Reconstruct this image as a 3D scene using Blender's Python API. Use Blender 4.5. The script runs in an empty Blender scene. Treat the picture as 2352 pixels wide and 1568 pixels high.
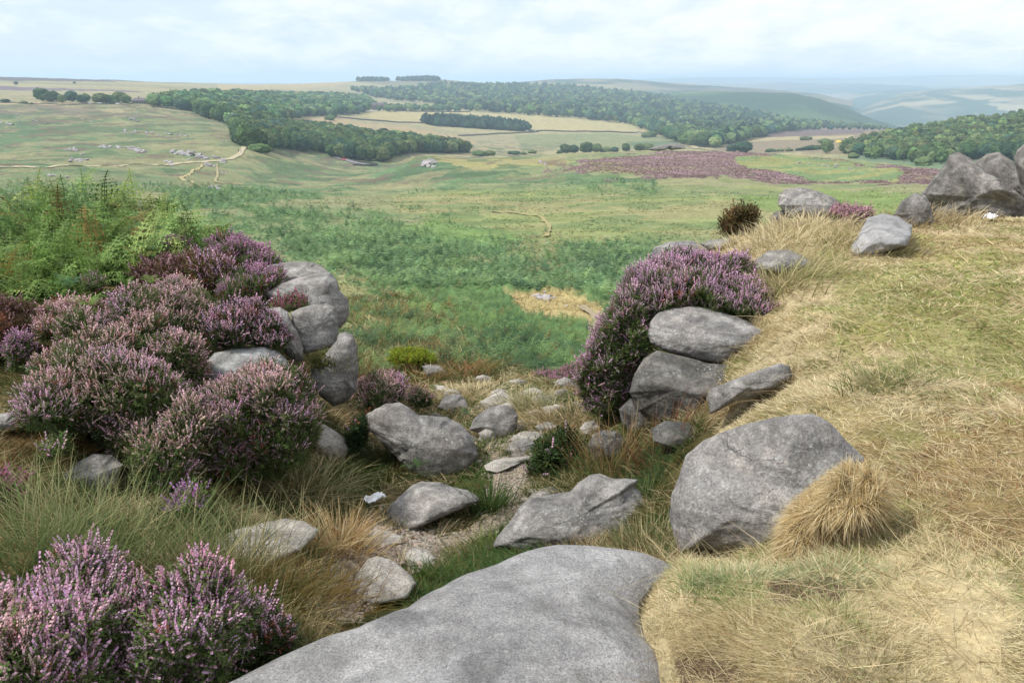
import bpy, math
import numpy as np
from mathutils import Vector
RNG = np.random.default_rng(7)
SC = bpy.context.scene
COL = SC.collection
# ---------------------------------------------------------------- camera model (measures below are in the photo's 2352x1568 frame)
FPX = 1846.0; CU, CV = 1176.0, 784.0
PITCH = math.atan((784-186)/FPX)
cp, sp = math.cos(PITCH), math.sin(PITCH)
def rays(u, v):
    u = np.asarray(u, float); v = np.asarray(v, float)
    x = (u-CU); w = (CV-v)
    return np.stack([x, FPX*cp + w*sp, -FPX*sp + w*cp], -1)
def az_e(u, v):
    d = rays(u, v); h = np.hypot(d[..., 0], d[..., 1])
    return np.arctan2(d[..., 0], d[..., 1]), -d[..., 2]/h
def at(u, v, r):                      # point on the ray at horizontal distance r
    d = rays(u, v); h = np.hypot(d[..., 0], d[..., 1])
    return d*(np.asarray(r)/h)[..., None]
def proj(P):
    P = np.asarray(P, float)
    f = P[..., 1]*cp - P[..., 2]*sp
    w = P[..., 1]*sp + P[..., 2]*cp
    f = np.where(np.abs(f) < 1e-6, 1e-6, f)
    return CU + FPX*P[..., 0]/f, CV - FPX*w/f, f
def crop(x0, y0, s):
    return lambda pts: [((x0+a/s)*.9408, (y0+b/s)*.9408) for a, b in pts]
c2 = crop(1250, 150, 1.8816); c3 = crop(0, 400, 2.6133); c4 = crop(0, 900, 2.0444)
c5 = crop(500, 600, 2.6129); c6 = crop(800, 850, 2.6133); c7 = crop(1400, 550, 2.1382); c8 = crop(1500, 950, 2.187)
def lin(c):
    c = np.asarray(c, float)/255.
    return np.where(c <= .04045, c/12.92, ((c+.055)/1.055)**2.4)
# ---------------------------------------------------------------- noise
def _h(ix, iy, iz, seed):
    n = (ix.astype(np.int64)*374761393 + iy.astype(np.int64)*668265263 + iz.astype(np.int64)*2147483647*31 + seed*1274126177) & 0xffffffff
    n = ((n ^ (n >> 13))*1274126177) & 0xffffffff
    n = ((n ^ (n >> 16))*2246822519) & 0xffffffff
    return ((n ^ (n >> 15)) & 0xffffff)/float(0xffffff)
def vn2(x, y, seed=0):
    ix = np.floor(x); iy = np.floor(y); fx = x-ix; fy = y-iy
    fx = fx*fx*(3-2*fx); fy = fy*fy*(3-2*fy); z = np.zeros_like(ix)
    a = _h(ix, iy, z, seed); b = _h(ix+1, iy, z, seed); c = _h(ix, iy+1, z, seed); d = _h(ix+1, iy+1, z, seed)
    return (a*(1-fx)+b*fx)*(1-fy) + (c*(1-fx)+d*fx)*fy
def fb2(x, y, seed=0, o=4):
    s = 0; a = .5; t = 0
    for k in range(o):
        s = s + a*vn2(x*2**k + 17.3*k, y*2**k + 9.1*k, seed+k); t += a; a *= .5
    return s/t
def vn3(p, seed=0):
    i = np.floor(p); f = p-i; f = f*f*(3-2*f)
    r = 0
    for dx in (0, 1):
        for dy in (0, 1):
            for dz in (0, 1):
                w = (f[..., 0] if dx else 1-f[..., 0])*(f[..., 1] if dy else 1-f[..., 1])*(f[..., 2] if dz else 1-f[..., 2])
                r = r + w*_h(i[..., 0]+dx, i[..., 1]+dy, i[..., 2]+dz, seed)
    return r
def fb3(p, seed=0, o=4):
    s = 0; a = .5; t = 0
    for k in range(o):
        s = s + a*vn3(p*2**k + 13.7*k, seed+k); t += a; a *= .5
    return s/t
# ---------------------------------------------------------------- mesh building
class Soup:
    def __init__(s): s.v = []; s.f = []; s.c = []; s.n = 0
    def add(s, v, f, c=None):
        v = np.asarray(v, np.float32).reshape(-1, 3); f = np.asarray(f, np.int64)
        s.v.append(v); s.f.append(f + s.n); s.n += len(v)
        if c is None: c = np.ones((len(v), 3), np.float32)
        c = np.asarray(c, np.float32)
        if c.ndim == 1: c = np.tile(c, (len(v), 1))
        s.c.append(c)
    def mesh(s, name, mat, smooth=False, origin=None):
        v = np.concatenate(s.v); c = np.concatenate(s.c)
        if origin is not None: v = v - np.asarray(origin, np.float32)
        me = bpy.data.meshes.new(name)
        me.vertices.add(len(v)); me.vertices.foreach_set('co', v.astype(np.float32).ravel())
        loops = np.concatenate([f.ravel() for f in s.f]); lens = np.concatenate([np.full(len(f), f.shape[1]) for f in s.f])
        me.loops.add(len(loops)); me.loops.foreach_set('vertex_index', loops.astype(np.int32))
        me.polygons.add(len(lens)); st = np.zeros(len(lens), np.int32); st[1:] = np.cumsum(lens)[:-1]
        me.polygons.foreach_set('loop_start', st)
        me.polygons.foreach_set('use_smooth', np.full(len(lens), smooth, bool))
        me.update(calc_edges=True)
        at_ = me.attributes.new('Col', 'FLOAT_COLOR', 'POINT')
        at_.data.foreach_set('color', np.concatenate([c, np.ones((len(c), 1), np.float32)], 1).astype(np.float32).ravel())
        me.materials.append(mat)
        return me
def link(name, me, loc=(0, 0, 0), parent=None, **tags):
    o = bpy.data.objects.new(name, me); COL.objects.link(o); o.location = loc
    if parent is not None: o.parent = parent
    for k, t in tags.items():
        if t: o[k] = t
    return o
def copy_tree(root, loc, rz=0, sc=1.0, **tags):
    r = root.copy(); COL.objects.link(r); r.location = loc; r.rotation_euler = (0, 0, rz); r.scale = (sc, sc, sc) if np.isscalar(sc) else sc
    for ch in root.children:
        c = ch.copy(); COL.objects.link(c); c.parent = r
        for g in ch.children:
            d = g.copy(); COL.objects.link(d); d.parent = c
    for k, t in tags.items():
        if t: r[k] = t
    return r
_ico = {}
def ico(n):
    if n in _ico: return _ico[n]
    if n == 0:
        t = (1+5**.5)/2
        v = np.array([(-1, t, 0), (1, t, 0), (-1, -t, 0), (1, -t, 0), (0, -1, t), (0, 1, t), (0, -1, -t), (0, 1, -t), (t, 0, -1), (t, 0, 1), (-t, 0, -1), (-t, 0, 1)], float)
        f = np.array([(0, 11, 5), (0, 5, 1), (0, 1, 7), (0, 7, 10), (0, 10, 11), (1, 5, 9), (5, 11, 4), (11, 10, 2), (10, 7, 6), (7, 1, 8), (3, 9, 4), (3, 4, 2), (3, 2, 6), (3, 6, 8), (3, 8, 9), (4, 9, 5), (2, 4, 11), (6, 2, 10), (8, 6, 7), (9, 8, 1)])
    else:
        v0, f0 = ico(n-1)
        e = np.sort(np.concatenate([f0[:, [0, 1]], f0[:, [1, 2]], f0[:, [2, 0]]]), 1)
        ue, inv = np.unique(e, axis=0, return_inverse=True); inv = inv.ravel()
        m = v0[ue].mean(1); v = np.concatenate([v0, m]); k = len(f0); b = len(v0)
        a_, b_, c_ = inv[:k]+b, inv[k:2*k]+b, inv[2*k:]+b
        f = np.concatenate([np.stack([f0[:, 0], a_, c_], 1), np.stack([f0[:, 1], b_, a_], 1), np.stack([f0[:, 2], c_, b_], 1), np.stack([a_, b_, c_], 1)])
    v = v/np.linalg.norm(v, axis=1, keepdims=True)
    _ico[n] = (v, f); return v, f
def norm(a): return a/np.maximum(np.linalg.norm(a, axis=-1, keepdims=True), 1e-9)
def rots(d, roll=None):               # (N,3,3): local z -> d
    d = norm(np.asarray(d, float)); N = len(d)
    ref = np.where(np.abs(d[:, 2:3]) < .95, np.array([[0, 0, 1.]]), np.array([[1., 0, 0]]))
    x = norm(np.cross(ref, d)); y = np.cross(d, x)
    if roll is None: roll = RNG.uniform(0, 2*math.pi, N)
    c, s_ = np.cos(roll)[:, None], np.sin(roll)[:, None]
    return np.stack([x*c+y*s_, y*c-x*s_, d], -1)
def replicate(soup, tv, tf, tc, R, S, P, C):
    """tv (V,3) template, tc (V,3) tint, R (N,3,3), S (N,) or (N,3), P (N,3), C (N,3)"""
    N = len(P); V = len(tv)
    S = np.asarray(S, float); S = S[:, None] if S.ndim == 1 else S
    v = np.einsum('nij,nvj->nvi', R, tv[None]*S[:, None, :]) + P[:, None, :]
    f = tf[None] + (np.arange(N)*V)[:, None, None]
    c = tc[None]*C[:, None, :]
    soup.add(v.reshape(-1, 3), f.reshape(-1, tf.shape[1]), c.reshape(-1, 3))
def inpoly(u, v, poly):
    poly = np.asarray(poly, float); r = np.zeros(np.shape(u), bool)
    x0, y0 = poly[-1]
    for x1, y1 in poly:
        c = ((y0 > v) != (y1 > v))
        with np.errstate(divide='ignore', invalid='ignore'):
            xi = (x1-x0)*(v-y0)/(y1-y0) + x0
        r ^= c & (u < xi); x0, y0 = x1, y1
    return r
def polydist(u, v, poly):              # signed distance (px), positive inside
    poly = np.asarray(poly, float); d = np.full(np.shape(u), 1e9); x0, y0 = poly[-1]
    for x1, y1 in poly:
        ex, ey = x1-x0, y1-y0; L = max(ex*ex+ey*ey, 1e-9)
        t = np.clip(((u-x0)*ex+(v-y0)*ey)/L, 0, 1)
        d = np.minimum(d, np.hypot(u-x0-t*ex, v-y0-t*ey)); x0, y0 = x1, y1
    return np.where(inpoly(u, v, poly), d, -d)
def smooth01(x): x = np.clip(x, 0, 1); return x*x*(3-2*x)
# ================================================================ TERRAIN
CT = []                                # control points: (az, ln r, e = -z/r)
def K(u, v, r):
    a, e = az_e(u, v); CT.append((float(a), math.log(r), float(e)))
def HID(u, r, z):
    a, _ = az_e(u, 420); CT.append((float(a), math.log(r), -z/r))
for u, v, r in [
  # right bank and the turf at the camera
  (1560,1320,2.45),(1700,1400,2.15),(1900,1500,1.9),(2300,1450,2.25),(2340,1200,3.05),(1900,1330,2.5),(2100,1300,2.7),(1800,1568,1.75),
  (2100,1000,3.9),(2340,1000,4.1),(2340,800,5.4),(2100,850,4.8),(1900,900,4.5),(1850,750,5.7),(2100,700,6.1),(2340,640,7.3),(1900,620,7.4),
  (1700,640,7.6),(1620,600,9.0),(2100,570,9.0),(2340,540,10.5),(2200,506,13),(2080,504,13),(1980,512,12),(1880,516,12),(1800,528,11.4),(1560,598,9.6),(2340,500,14.5),
  (1800,1000,4.2),(1640,1010,4.75),(2040,1120,3.4),(1950,1240,2.95),(1760,1300,2.85),
  # gully, right side
  (1400,1050,5.5),(1450,1150,4.8),(1520,1250,3.7),(1300,960,7.1),(1440,980,6.1),(1560,1080,4.6),(1350,890,8.2),(1250,1090,5.5),(1240,1200,4.7),(1640,1290,3.2),
  # gully floor
  (870,1400,3.45),(900,1240,4.45),(860,1160,5.1),(1170,1120,5.35),(1150,1000,6.8),(1130,900,8.8),(1250,870,10.2),(1000,870,10.2),(1080,1300,4.1),
  (1100,825,13.5),(900,790,16.5),(1200,790,20),(1370,745,29),(900,700,32),(1100,700,40),(1100,640,56),(1100,580,85),(700,560,90),(1100,520,125),(1100,460,185),(1500,460,175),(1450,600,75),(1700,470,160),
  (2100,440,200),(2352,430,200),
  # left side
  (780,1010,6.4),(700,1110,5.5),(620,1200,4.5),(300,1250,3.9),(60,1150,4.3),(400,1110,5.0),(150,1060,5.0),(60,1300,3.3),(400,1400,3.0),(700,1400,3.1),
  (820,960,7.4),(600,700,8.3),(300,680,8.6),(60,700,8.4),(60,500,12.5),(250,503,12.5),(420,560,11.5),(540,625,10),
  (0,412,250),(500,480,150),(700,440,300),(0,386,335),(300,380,370),(570,342,500),(0,330,560),(300,310,640),(560,335,540),(0,245,950),(300,245,960),(400,270,860),(520,300,720),
  (700,370,640),(835,392,590),(620,400,430),(300,430,230),
  (850,410,430),(1200,440,230),(1200,400,330),(960,357,470),(1080,366,440),(1200,362,440),(1350,352,450),(1500,343,460),(1700,349,440),(1900,366,400),(2130,388,350),(2352,405,320),(1600,400,300),(1900,425,260),(880,390,500),
  (870,388,640),
  # beyond the ridge
  (1200,347,1000),(1450,347,1000),(1600,340,1050),(1400,300,1500),(1100,300,1400),(900,300,1200),(700,275,1250),(1200,255,1900),(900,258,1650),(1000,320,1150),(700,320,850),(900,340,800),
  (1500,285,1800),(1650,330,1200),(1800,325,1200),(1950,305,1500),(1800,300,1800),(1900,292,2300),(2000,290,2300),(1650,250,2700),(1500,225,3200),(1300,215,3200),(1100,200,3300),(900,200,3300),(1000,180,3700),(1250,189,3800),(850,184,3600),(1400,195,4200),
  (1100,240,2300),(800,235,2100),(600,235,1500),(500,240,1200),(650,205,2600),(600,196,3000),(350,200,2000),(0,205,1700),(0,178,2900),(250,184,2900),(500,193,3200),(0,232,1150),(300,232,1150),(700,192,3300),
  (1930,345,900),(2100,365,760),(2352,360,700),(2352,300,1000),(2200,290,1200),(2352,262,1350),(2050,305,1300),(2000,340,900),(1950,375,650),(2200,390,520),
  ]: K(u, v, r)
for u, r, z in [
  (1450,9,-4.0),(1550,8,-2.9),(1420,11,-4.6),(1540,12.5,-4.2),(1620,14,-4.6),(1750,16,-4.8),(2000,20,-5.5),(2300,24,-6.2),(1450,16,-5.8),(1600,28,-8.5),(2000,40,-10),(2300,45,-11),(1700,80,-16.5),(2200,90,-18),
  (680,11,-3.6),(780,9,-3.7),(100,20,-4.6),(400,20,-5),(600,16,-4.8),(100,50,-12),(450,50,-12.5),(100,120,-20),(300,130,-21),(800,12,-4.3),(-150,20,-4.6),(-200,60,-14),(-150,250,-28),
  (1200,600,-58),(1500,640,-58),(1800,600,-58),(2100,520,-52),(2352,450,-46),(1000,600,-60),(950,700,-66),(1300,800,-74),(1600,800,-74),
  (1000,4600,-60),(300,4000,-60),(1500,5200,-160),(1900,4000,-200),(2200,2500,-170),(2300,4000,-200),(2352,1900,-130),(2000,3000,-170),(600,4500,-60),
  (-300,1000,-26),(-300,2900,14),(-300,500,-36),(2700,1000,-40),(2700,2500,-120),(2700,400,-36),
  (0,9000,-160),(600,9000,-160),(1200,9000,-220),(1800,9000,-220),(2400,9000,-220),(0,20000,-260),(1200,20000,-260),(2400,20000,-260)]: HID(u, r, z)
for a in (-170, -120, -75, -52, 52, 75, 120, 170):
    zz = -2.1 if a < 0 else -1.62
    for r, z in ((.8, -1.7), (2, zz), (6, zz), (14, zz-.5), (60, -10), (300, -25), (1500, -45), (5000, -60), (20000, -260)):
        CT.append((math.radians(a), math.log(r), -z/r))
for a in (-36, -20, 0, 20, 36):
    for r, z in ((.8, -1.75), (1.3, -1.8)): CT.append((math.radians(a), math.log(r), -z/r))
CT = np.array(CT)
AZS = 2.6
def rbf_fit(X, y):
    D = np.sqrt(((X[:, None]-X[None])**2).sum(-1)+.0004)
    n = len(X); A = np.zeros((n+3, n+3)); A[:n, :n] = D - np.eye(n)*.002; A[:n, n] = 1; A[:n, n+1:] = X; A[n, :n] = 1; A[n+1:, :n] = X.T
    return np.linalg.solve(A, np.concatenate([y, np.zeros(3)]))
Xc = np.stack([CT[:, 0]*AZS, CT[:, 1]], 1)
# interpolate -z/r smoothly; near field e is large, far field tiny -> work on asinh-like scaled value
yc = CT[:, 2]
wts = rbf_fit(Xc, yc)
def e_rbf(a, L):
    out = np.zeros(a.shape); fl = out.ravel(); X = np.stack([a.ravel()*AZS, L.ravel()], 1)
    for i in range(0, len(X), 20000):
        x = X[i:i+20000]; D = np.sqrt(((x[:, None]-Xc[None])**2).sum(-1)+.0004)
        fl[i:i+20000] = D@wts[:-3] + wts[-3] + x@wts[-2:]
    return out
AZ = np.concatenate([np.linspace(-math.pi, -.78, 46)[:-1], np.linspace(-.78, .78, 1060), np.linspace(.78, math.pi, 46)[1:]])
LR = np.concatenate([np.linspace(math.log(.8), math.log(4500), 1060), np.linspace(math.log(4500), math.log(26000), 50)[1:]])
ca = np.concatenate([np.linspace(-math.pi, -.8, 25)[:-1], np.linspace(-.8, .8, 150), np.linspace(.8, math.pi, 25)[1:]])
cl = np.linspace(LR[0], LR[-1], 250)
Ec = e_rbf(*np.meshgrid(ca, cl, indexing='ij'))
def bil(G, ga, gl, a, l):
    i = np.clip(np.searchsorted(ga, a)-1, 0, len(ga)-2); j = np.clip(np.searchsorted(gl, l)-1, 0, len(gl)-2)
    s = np.clip((a-ga[i])/(ga[i+1]-ga[i]), 0, 1); t = np.clip((l-gl[j])/(gl[j+1]-gl[j]), 0, 1)
    return (G[i, j]*(1-s)+G[i+1, j]*s)*(1-t) + (G[i, j+1]*(1-s)+G[i+1, j+1]*s)*t
aa, ll = np.meshgrid(AZ, LR, indexing='ij')
Eg = bil(Ec, ca, cl, aa, ll)
def blur(A, k):
    ker = np.hanning(2*k+3)[1:-1]; ker /= ker.sum()
    P = np.pad(A, ((0, 0), (k, k)), 'edge'); A = sum(ker[q]*P[:, q:q+A.shape[1]] for q in range(2*k+1))
    P = np.pad(A, ((k, k), (0, 0)), 'edge'); return sum(ker[q]*P[q:q+A.shape[0]] for q in range(2*k+1))
Eg = blur(Eg, 5)
_k = smooth01((ll-math.log(4700))/(math.log(6800)-math.log(4700))); Eg = Eg*(1-_k)+_k*235/np.exp(ll)
rg = np.exp(ll); XG = rg*np.sin(aa); YG = rg*np.cos(aa); ZG = -Eg*rg
UG, VG, FG = proj(np.stack([XG, YG, ZG], -1))
UG = np.where(FG > 0, UG, -9999); VG = np.where(FG > 0, VG, 9999)
# ---- zones (regions of the moor), traced on the undisplaced ground
warp1 = (fb2(ll*14, aa*24, 3, 3)-.5) + 1.1*(fb2(ll*60, aa*70, 4, 4)-.5)
def zone(poly, r0, r1, soft=6, wob=26):
    w = np.zeros(UG.shape); p = np.array(poly, float)
    m = (rg >= r0) & (rg <= r1) & (UG > p[:, 0].min()-60) & (UG < p[:, 0].max()+60) & (VG > p[:, 1].min()-60) & (VG < p[:, 1].max()+60)
    asp = np.clip((p[:, 1].max()-p[:, 1].min())/200, .12, 1)
    if m.any(): w[m] = smooth01((polydist(UG[m], VG[m], poly) + warp1[m]*wob*2.2*asp)/(soft*2.6*asp)+.5)
    return w
near = rg < 15
RB = [(1545,1300),(1640,1010),(1680,830),(1740,760),(1800,700),(1740,640),(1500,585),(1500,560),(1750,500),(2060,480),(2352,470),(2700,450),(2700,1900),(1200,1900),(1470,1500),(1440,1380),(1470,1320)]
z_rbank = zone(RB, .7, 17, 6, 20)
z_rbank[(aa > math.radians(34)) & near] = 1
z_lbrk = zone([(-300,690),(100,690),(330,650),(480,620),(660,600),(700,560),(500,420),(0,300),(-300,300)], 7.5, 60, 6, 20)
z_brkA = zone([(520,520),(720,500),(900,515),(1000,560),(1180,590),(1300,585),(1460,610),(1420,700),(1370,780),(1330,850),(1100,800),(980,740),(830,650),(640,600)], 12, 160, 22, 80)
z_brkB = zone([(840,400),(900,362),(1000,358),(1120,392),(1250,395),(1510,410),(1500,430),(1250,428),(1000,430),(840,425),(400,500),(380,440),(700,425)], 150, 560, 4, 30)
z_brkC = zone([(1690,362),(1800,358),(1950,372),(2080,398),(2060,414),(1900,412),(1760,392),(1690,376)], 200, 480, 3, 20)
z_brkD = zone([(-200,400),(-200,330),(100,300),(250,330),(420,360),(560,390),(830,395),(700,415),(350,450),(-200,460)], 180, 700, 6, 60)
z_hea = zone([(1240,392),(1340,368),(1520,345),(1640,340),(1780,343),(1960,362),(2140,385),(2400,400),(2400,440),(2140,428),(1980,418),(1840,418),(1660,402),(1500,410),(1390,400)], 180, 540, 3, 26)*(1-z_brkC)
z_slope = zone([(790,640),(900,680),(1000,740),(1060,800),(1120,850),(1100,880),(900,880),(790,860)], 9, 40, 20, 60)
z_yg = zone([(880,440),(1500,430),(2150,430),(2150,500),(1700,530),(1500,560),(1350,580),(1150,580),(1000,550),(930,500)], 60, 300, 10, 50)
z_br1 = zone([(1290,570),(1500,565),(1500,650),(1380,660),(1280,630)], 40, 200, 8, 40)
_hole = np.clip(zone([(1150,682),(1260,680),(1385,695),(1375,738),(1230,722)], 20, 70, 5, 16)+zone([(1350,790),(1350,745),(1390,735),(1385,790)], 15, 60, 3, 8), 0, 1)
z_brkA = z_brkA*(1-_hole)
z_brkN = np.clip(z_brkA + z_br1, 0, 1)
ZB = np.clip(z_brkA+z_brkB+z_brkC+z_brkD*.55+z_br1, 0, 1)
# ---- relief
n_l = fb2(XG*.9, YG*.9, 11, 4)-.5; n_s = fb2(XG*5, YG*5, 21, 3)-.5; n_m = fb2(XG*.16, YG*.16, 31, 4)-.5; n_b = fb2(XG*.03, YG*.03, 41, 4)-.5
fade = np.clip((rg-14)/25, 0, 1)
ZD = ZG + n_s*.05*np.clip(1.4-rg/30, 0, 1) + n_l*(.10 + .25*fade*(1-ZB)) 
ZD += ZB*fade*(.9*np.abs(n_l)*1.6 + .9*np.maximum(n_m, -.3)) + fade*n_m*.9*(1-z_yg*.6)
ZD += n_b*np.clip((rg-80)/200, 0, 1)*3.0
ZD += np.clip((rg-500)/900, 0, 1)*(fb2(XG*.006, YG*.006, 51, 4)-.5)*5
ZG2 = ZD
EG2 = -ZG2/rg
def H(x, y):
    r = np.hypot(x, y); return -bil(EG2, AZ, LR, np.arctan2(x, y), np.log(np.maximum(r, .81)))*r
EGs = blur(EG2, 3)
def hit(u, v, r0=1.0, r1=25000):        # points where pixel rays meet the ground (first hit past r0)
    u = np.atleast_1d(np.asarray(u, float)); v = np.atleast_1d(np.asarray(v, float))
    a, e = az_e(u, v); i = np.clip(np.searchsorted(AZ, a), 1, len(AZ)-1); i = np.where(a-AZ[i-1] < AZ[i]-a, i-1, i)
    j0 = np.searchsorted(LR, math.log(r0)); j1 = np.searchsorted(LR, math.log(r1))
    out = np.full((len(u), 3), np.nan)
    for k in range(len(u)):
        row = EG2[i[k], j0:j1]; h = np.nonzero(row <= e[k])[0]
        if len(h) == 0: continue
        j = h[0]
        if j == 0: L = LR[j0]
        else:
            e0, e1 = row[j-1], row[j]; t = (e0-e[k])/max(e0-e1, 1e-9); L = LR[j0+j-1]+t*(LR[j0+j]-LR[j0+j-1])
        r = math.exp(L); out[k] = (r*math.sin(a[k]), r*math.cos(a[k]), 0)
    ok = ~np.isnan(out[:, 0]); out[ok, 2] = H(out[ok, 0], out[ok, 1])
    return out
# ---- colour of the ground cover (sRGB of the photo's own tones, scaled to albedo)
KA = .62
def C(r, g, b, k=1.0): return lin((r, g, b))*KA*k
col = np.zeros(UG.shape+(3,)); col[:] = C(150, 165, 110)
def paint(w, c, amt=1.0):
    global col
    w = (w*amt)[..., None]; col = col*(1-w) + np.asarray(c)*w
def ns(s, seed, o=4, lo=.45, hi=.6, ax=1.0): return smooth01((fb2(XG*s*ax, YG*s, seed, o)-lo)/(hi-lo))
paint(ns(.03, 61, 5), C(160, 168, 118)); paint(ns(.08, 62, 4, .5, .62), C(128, 155, 104), .8)
paint(ns(.02, 63, 5, .52, .62), C(178, 170, 122), .6)
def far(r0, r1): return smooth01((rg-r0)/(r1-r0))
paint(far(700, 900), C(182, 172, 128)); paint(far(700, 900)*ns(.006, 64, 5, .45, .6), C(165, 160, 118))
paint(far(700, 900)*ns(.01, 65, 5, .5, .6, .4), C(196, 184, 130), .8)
Z = lambda p, r0, r1, c, soft=6, wob=26, amt=1.0: paint(zone(p, r0, r1, soft, wob), c, amt)
Z([(-300,262),(0,258),(230,262),(450,272),(560,300),(575,345),(560,345),(420,330),(0,400),(-300,400)], 450, 1100, C(152, 162, 112))
Z([(-300,262),(100,285),(200,330),(60,400),(-300,400)], 330, 1000, C(112, 145, 104), 14, 60)
Z([(-300,244),(0,244),(150,248),(330,262),(360,268),(200,266),(-300,262)], 600, 1200, C(142, 122, 122), 3, 14, .55)
Z([(-300,230),(60,230),(270,238),(250,241),(-300,242)], 800, 1400, C(205, 185, 140), 3, 12)
Z([(-300,170),(200,172),(520,184),(520,191),(250,188),(-300,182)], 1800, 4200, C(120, 108, 108), 2, 16)
Z([(-300,195),(150,203),(330,210),(150,208),(-300,203)], 1400, 2600, C(140, 122, 132), 2, 10)
Z([(500,190),(760,183),(820,188),(760,200),(500,212)], 1800, 4300, C(205, 182, 125), 3, 14)
Z([(760,182),(850,170),(1100,168),(1250,180),(1180,195),(900,200)], 2400, 4600, C(150, 145, 110), 3, 14)
Z([(660,262),(760,270),(880,285),(1100,320),(1080,345),(900,320),(780,290),(660,282)], 700, 1700, C(200, 175, 128), 3, 16)
Z([(760,255),(900,250),(1000,252),(1230,262),(1330,270),(1500,285),(1500,302),(1250,300),(1000,285),(860,275)], 900, 2600, C(205, 190, 130), 3, 16)
Z([(1180,310),(1400,308),(1560,318),(1560,340),(1400,345),(1200,335)], 700, 1600, C(150, 162, 108), 4, 20, .8)
Z([(1440,325),(1560,325),(1560,338),(1450,336)], 700, 1600, C(110, 140, 100), 2, 10, .8)
Z([(1640,310),(1850,290),(2050,292),(2050,330),(1950,352),(1640,352)], 600, 2600, C(165, 148, 118), 4, 20)
Z([(1700,312),(1800,298),(2000,297),(1980,306),(1750,318)], 800, 2600, C(140, 118, 115), 3, 14)
Z([(1640,322),(1800,314),(1960,312),(1960,318),(1800,322),(1640,330)], 800, 2600, C(200, 182, 132), 2, 12)
Z([(1950,352),(2100,362),(2352,372),(2352,395),(2150,385),(1950,366)], 480, 1000, C(130, 158, 118), 3, 14)
paint(zone([(840,172),(1700,172),(2100,270),(1900,300),(1600,330),(1300,275),(1000,240),(830,205)], 2000, 5000, 6, 20), C(95, 120, 82), .0)
paint(z_yg, C(162, 174, 104)); paint(z_yg*ns(.05, 66, 5, .45, .58, .5), C(178, 172, 118), .8); paint(z_yg*ns(.11, 67, 4, .52, .6), C(128, 158, 96), .7)
Z([(1700,440),(2150,440),(2150,500),(1900,500),(1700,470)], 90, 300, C(140, 172, 88), 8, 40, .8)
Z([(780,520),(1000,505),(1300,560),(1420,575),(1150,590),(1000,570),(850,545)], 60, 160, C(132, 175, 92), 8, 40, .85)
Z([(560,462),(880,450),(900,470),(560,490)], 120, 320, C(160, 165, 115), 5, 30, .6)
paint(z_brkD, C(122, 155, 108), .75); paint(z_brkD*ns(.05, 68, 4, .5, .58), C(170, 165, 118), .6)
paint(z_brkB, C(120, 156, 106)); paint(z_brkB*ns(.1, 69, 4, .5, .6, .5), C(95, 128, 90), .7)
Z([(890,372),(930,352),(1020,352),(1180,362),(1330,368),(1280,385),(1180,382),(1100,392),(1030,375)], 300, 560, C(182, 176, 108), 3, 24)
paint(z_hea, C(172, 144, 146)); paint(z_hea*ns(.12, 70, 4, .45, .58, .5), C(154, 132, 124), .8); paint(z_hea*ns(.05, 75, 4, .6, .66, .5), C(160, 160, 100), .7)
Z([(1500,343),(1580,335),(1850,338),(1800,345),(1560,347)], 380, 560, C(175, 178, 100), 2, 10)
paint(z_brkC, C(135, 165, 108)); paint(z_brkC*ns(.12, 71, 4, .5, .6, .5), C(185, 180, 105), .7)
paint(z_brkA, C(118, 152, 96)); paint(z_brkA*ns(.12, 72, 4, .5, .62), C(96, 128, 82), .7)
paint(z_br1, C(125, 155, 115), .8)
Z([(1180,545),(1290,545),(1300,600),(1340,720),(1180,700),(1200,600)], 30, 160, C(165, 150, 105), 8, 50, .6)
Z([(1150,682),(1260,680),(1385,695),(1375,738),(1230,722)], 20, 70, C(205, 186, 132), 5, 16)
z_strawp = zone([(1150,682),(1260,680),(1385,695),(1375,738),(1230,722)], 20, 70, 5, 16)
paint(z_slope, C(120, 125, 72)); paint(z_slope*ns(.7, 73, 4, .48, .6), C(150, 115, 70), .7); paint(z_slope*ns(.6, 74, 4, .5, .6), C(95, 120, 62), .7)
ng = smooth01((15-rg)/5)*(1-z_rbank)
paint(ng, C(104, 96, 62)); paint(ng*ns(2.2, 80, 4, .5, .6), C(140, 122, 85), .8); paint(ng*ns(1.6, 81, 4, .52, .6), C(70, 82, 42), .8)
Z([(950,870),(1380,860),(1420,960),(1200,1000),(1000,960)], 6, 15, C(188, 170, 122), 8, 40, .8)
paint(z_lbrk, C(62, 78, 40))
paint(z_rbank, C(208, 190, 150)); paint(z_rbank*ns(1.2, 82, 5, .45, .6), C(178, 160, 108), .8); paint(z_rbank*ns(1.0, 83, 4, .52, .62), C(140, 142, 84), .7)
z_green = zone([(1860,620),(2120,560),(2352,600),(2700,600),(2700,1000),(2352,930),(2150,900),(2000,800)], 3, 10, 30, 120)*z_rbank
paint(z_green, C(160, 162, 92), .6)
z_brown = zone([(2150,960),(2352,930),(2700,950),(2700,1290),(2250,1290),(2080,1180),(2000,1100)], 2.2, 6, 30, 120)*z_rbank
paint(z_brown, C(170, 140, 98), .6)
z_fore = np.maximum(((aa > math.radians(36.5)) & (rg < 3.1))*1., zone([(1440,1330),(1560,1278),(1680,1290),(1800,1325),(1960,1285),(2200,1290),(2700,1300),(2700,1900),(1300,1900)], .8, 3.2, 14, 60))*z_rbank
paint(z_fore, C(218, 200, 156))
z_dirt = np.clip(zone([(1760,1345),(1900,1335),(1990,1355),(1920,1395),(1780,1385)], 1, 4, 10, 50) + zone([(1550,1500),(1640,1490),(1720,1530),(1740,1580),(1560,1600)], .8, 4, 10, 50), 0, 1)
paint(z_dirt, C(122, 102, 84))
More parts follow.
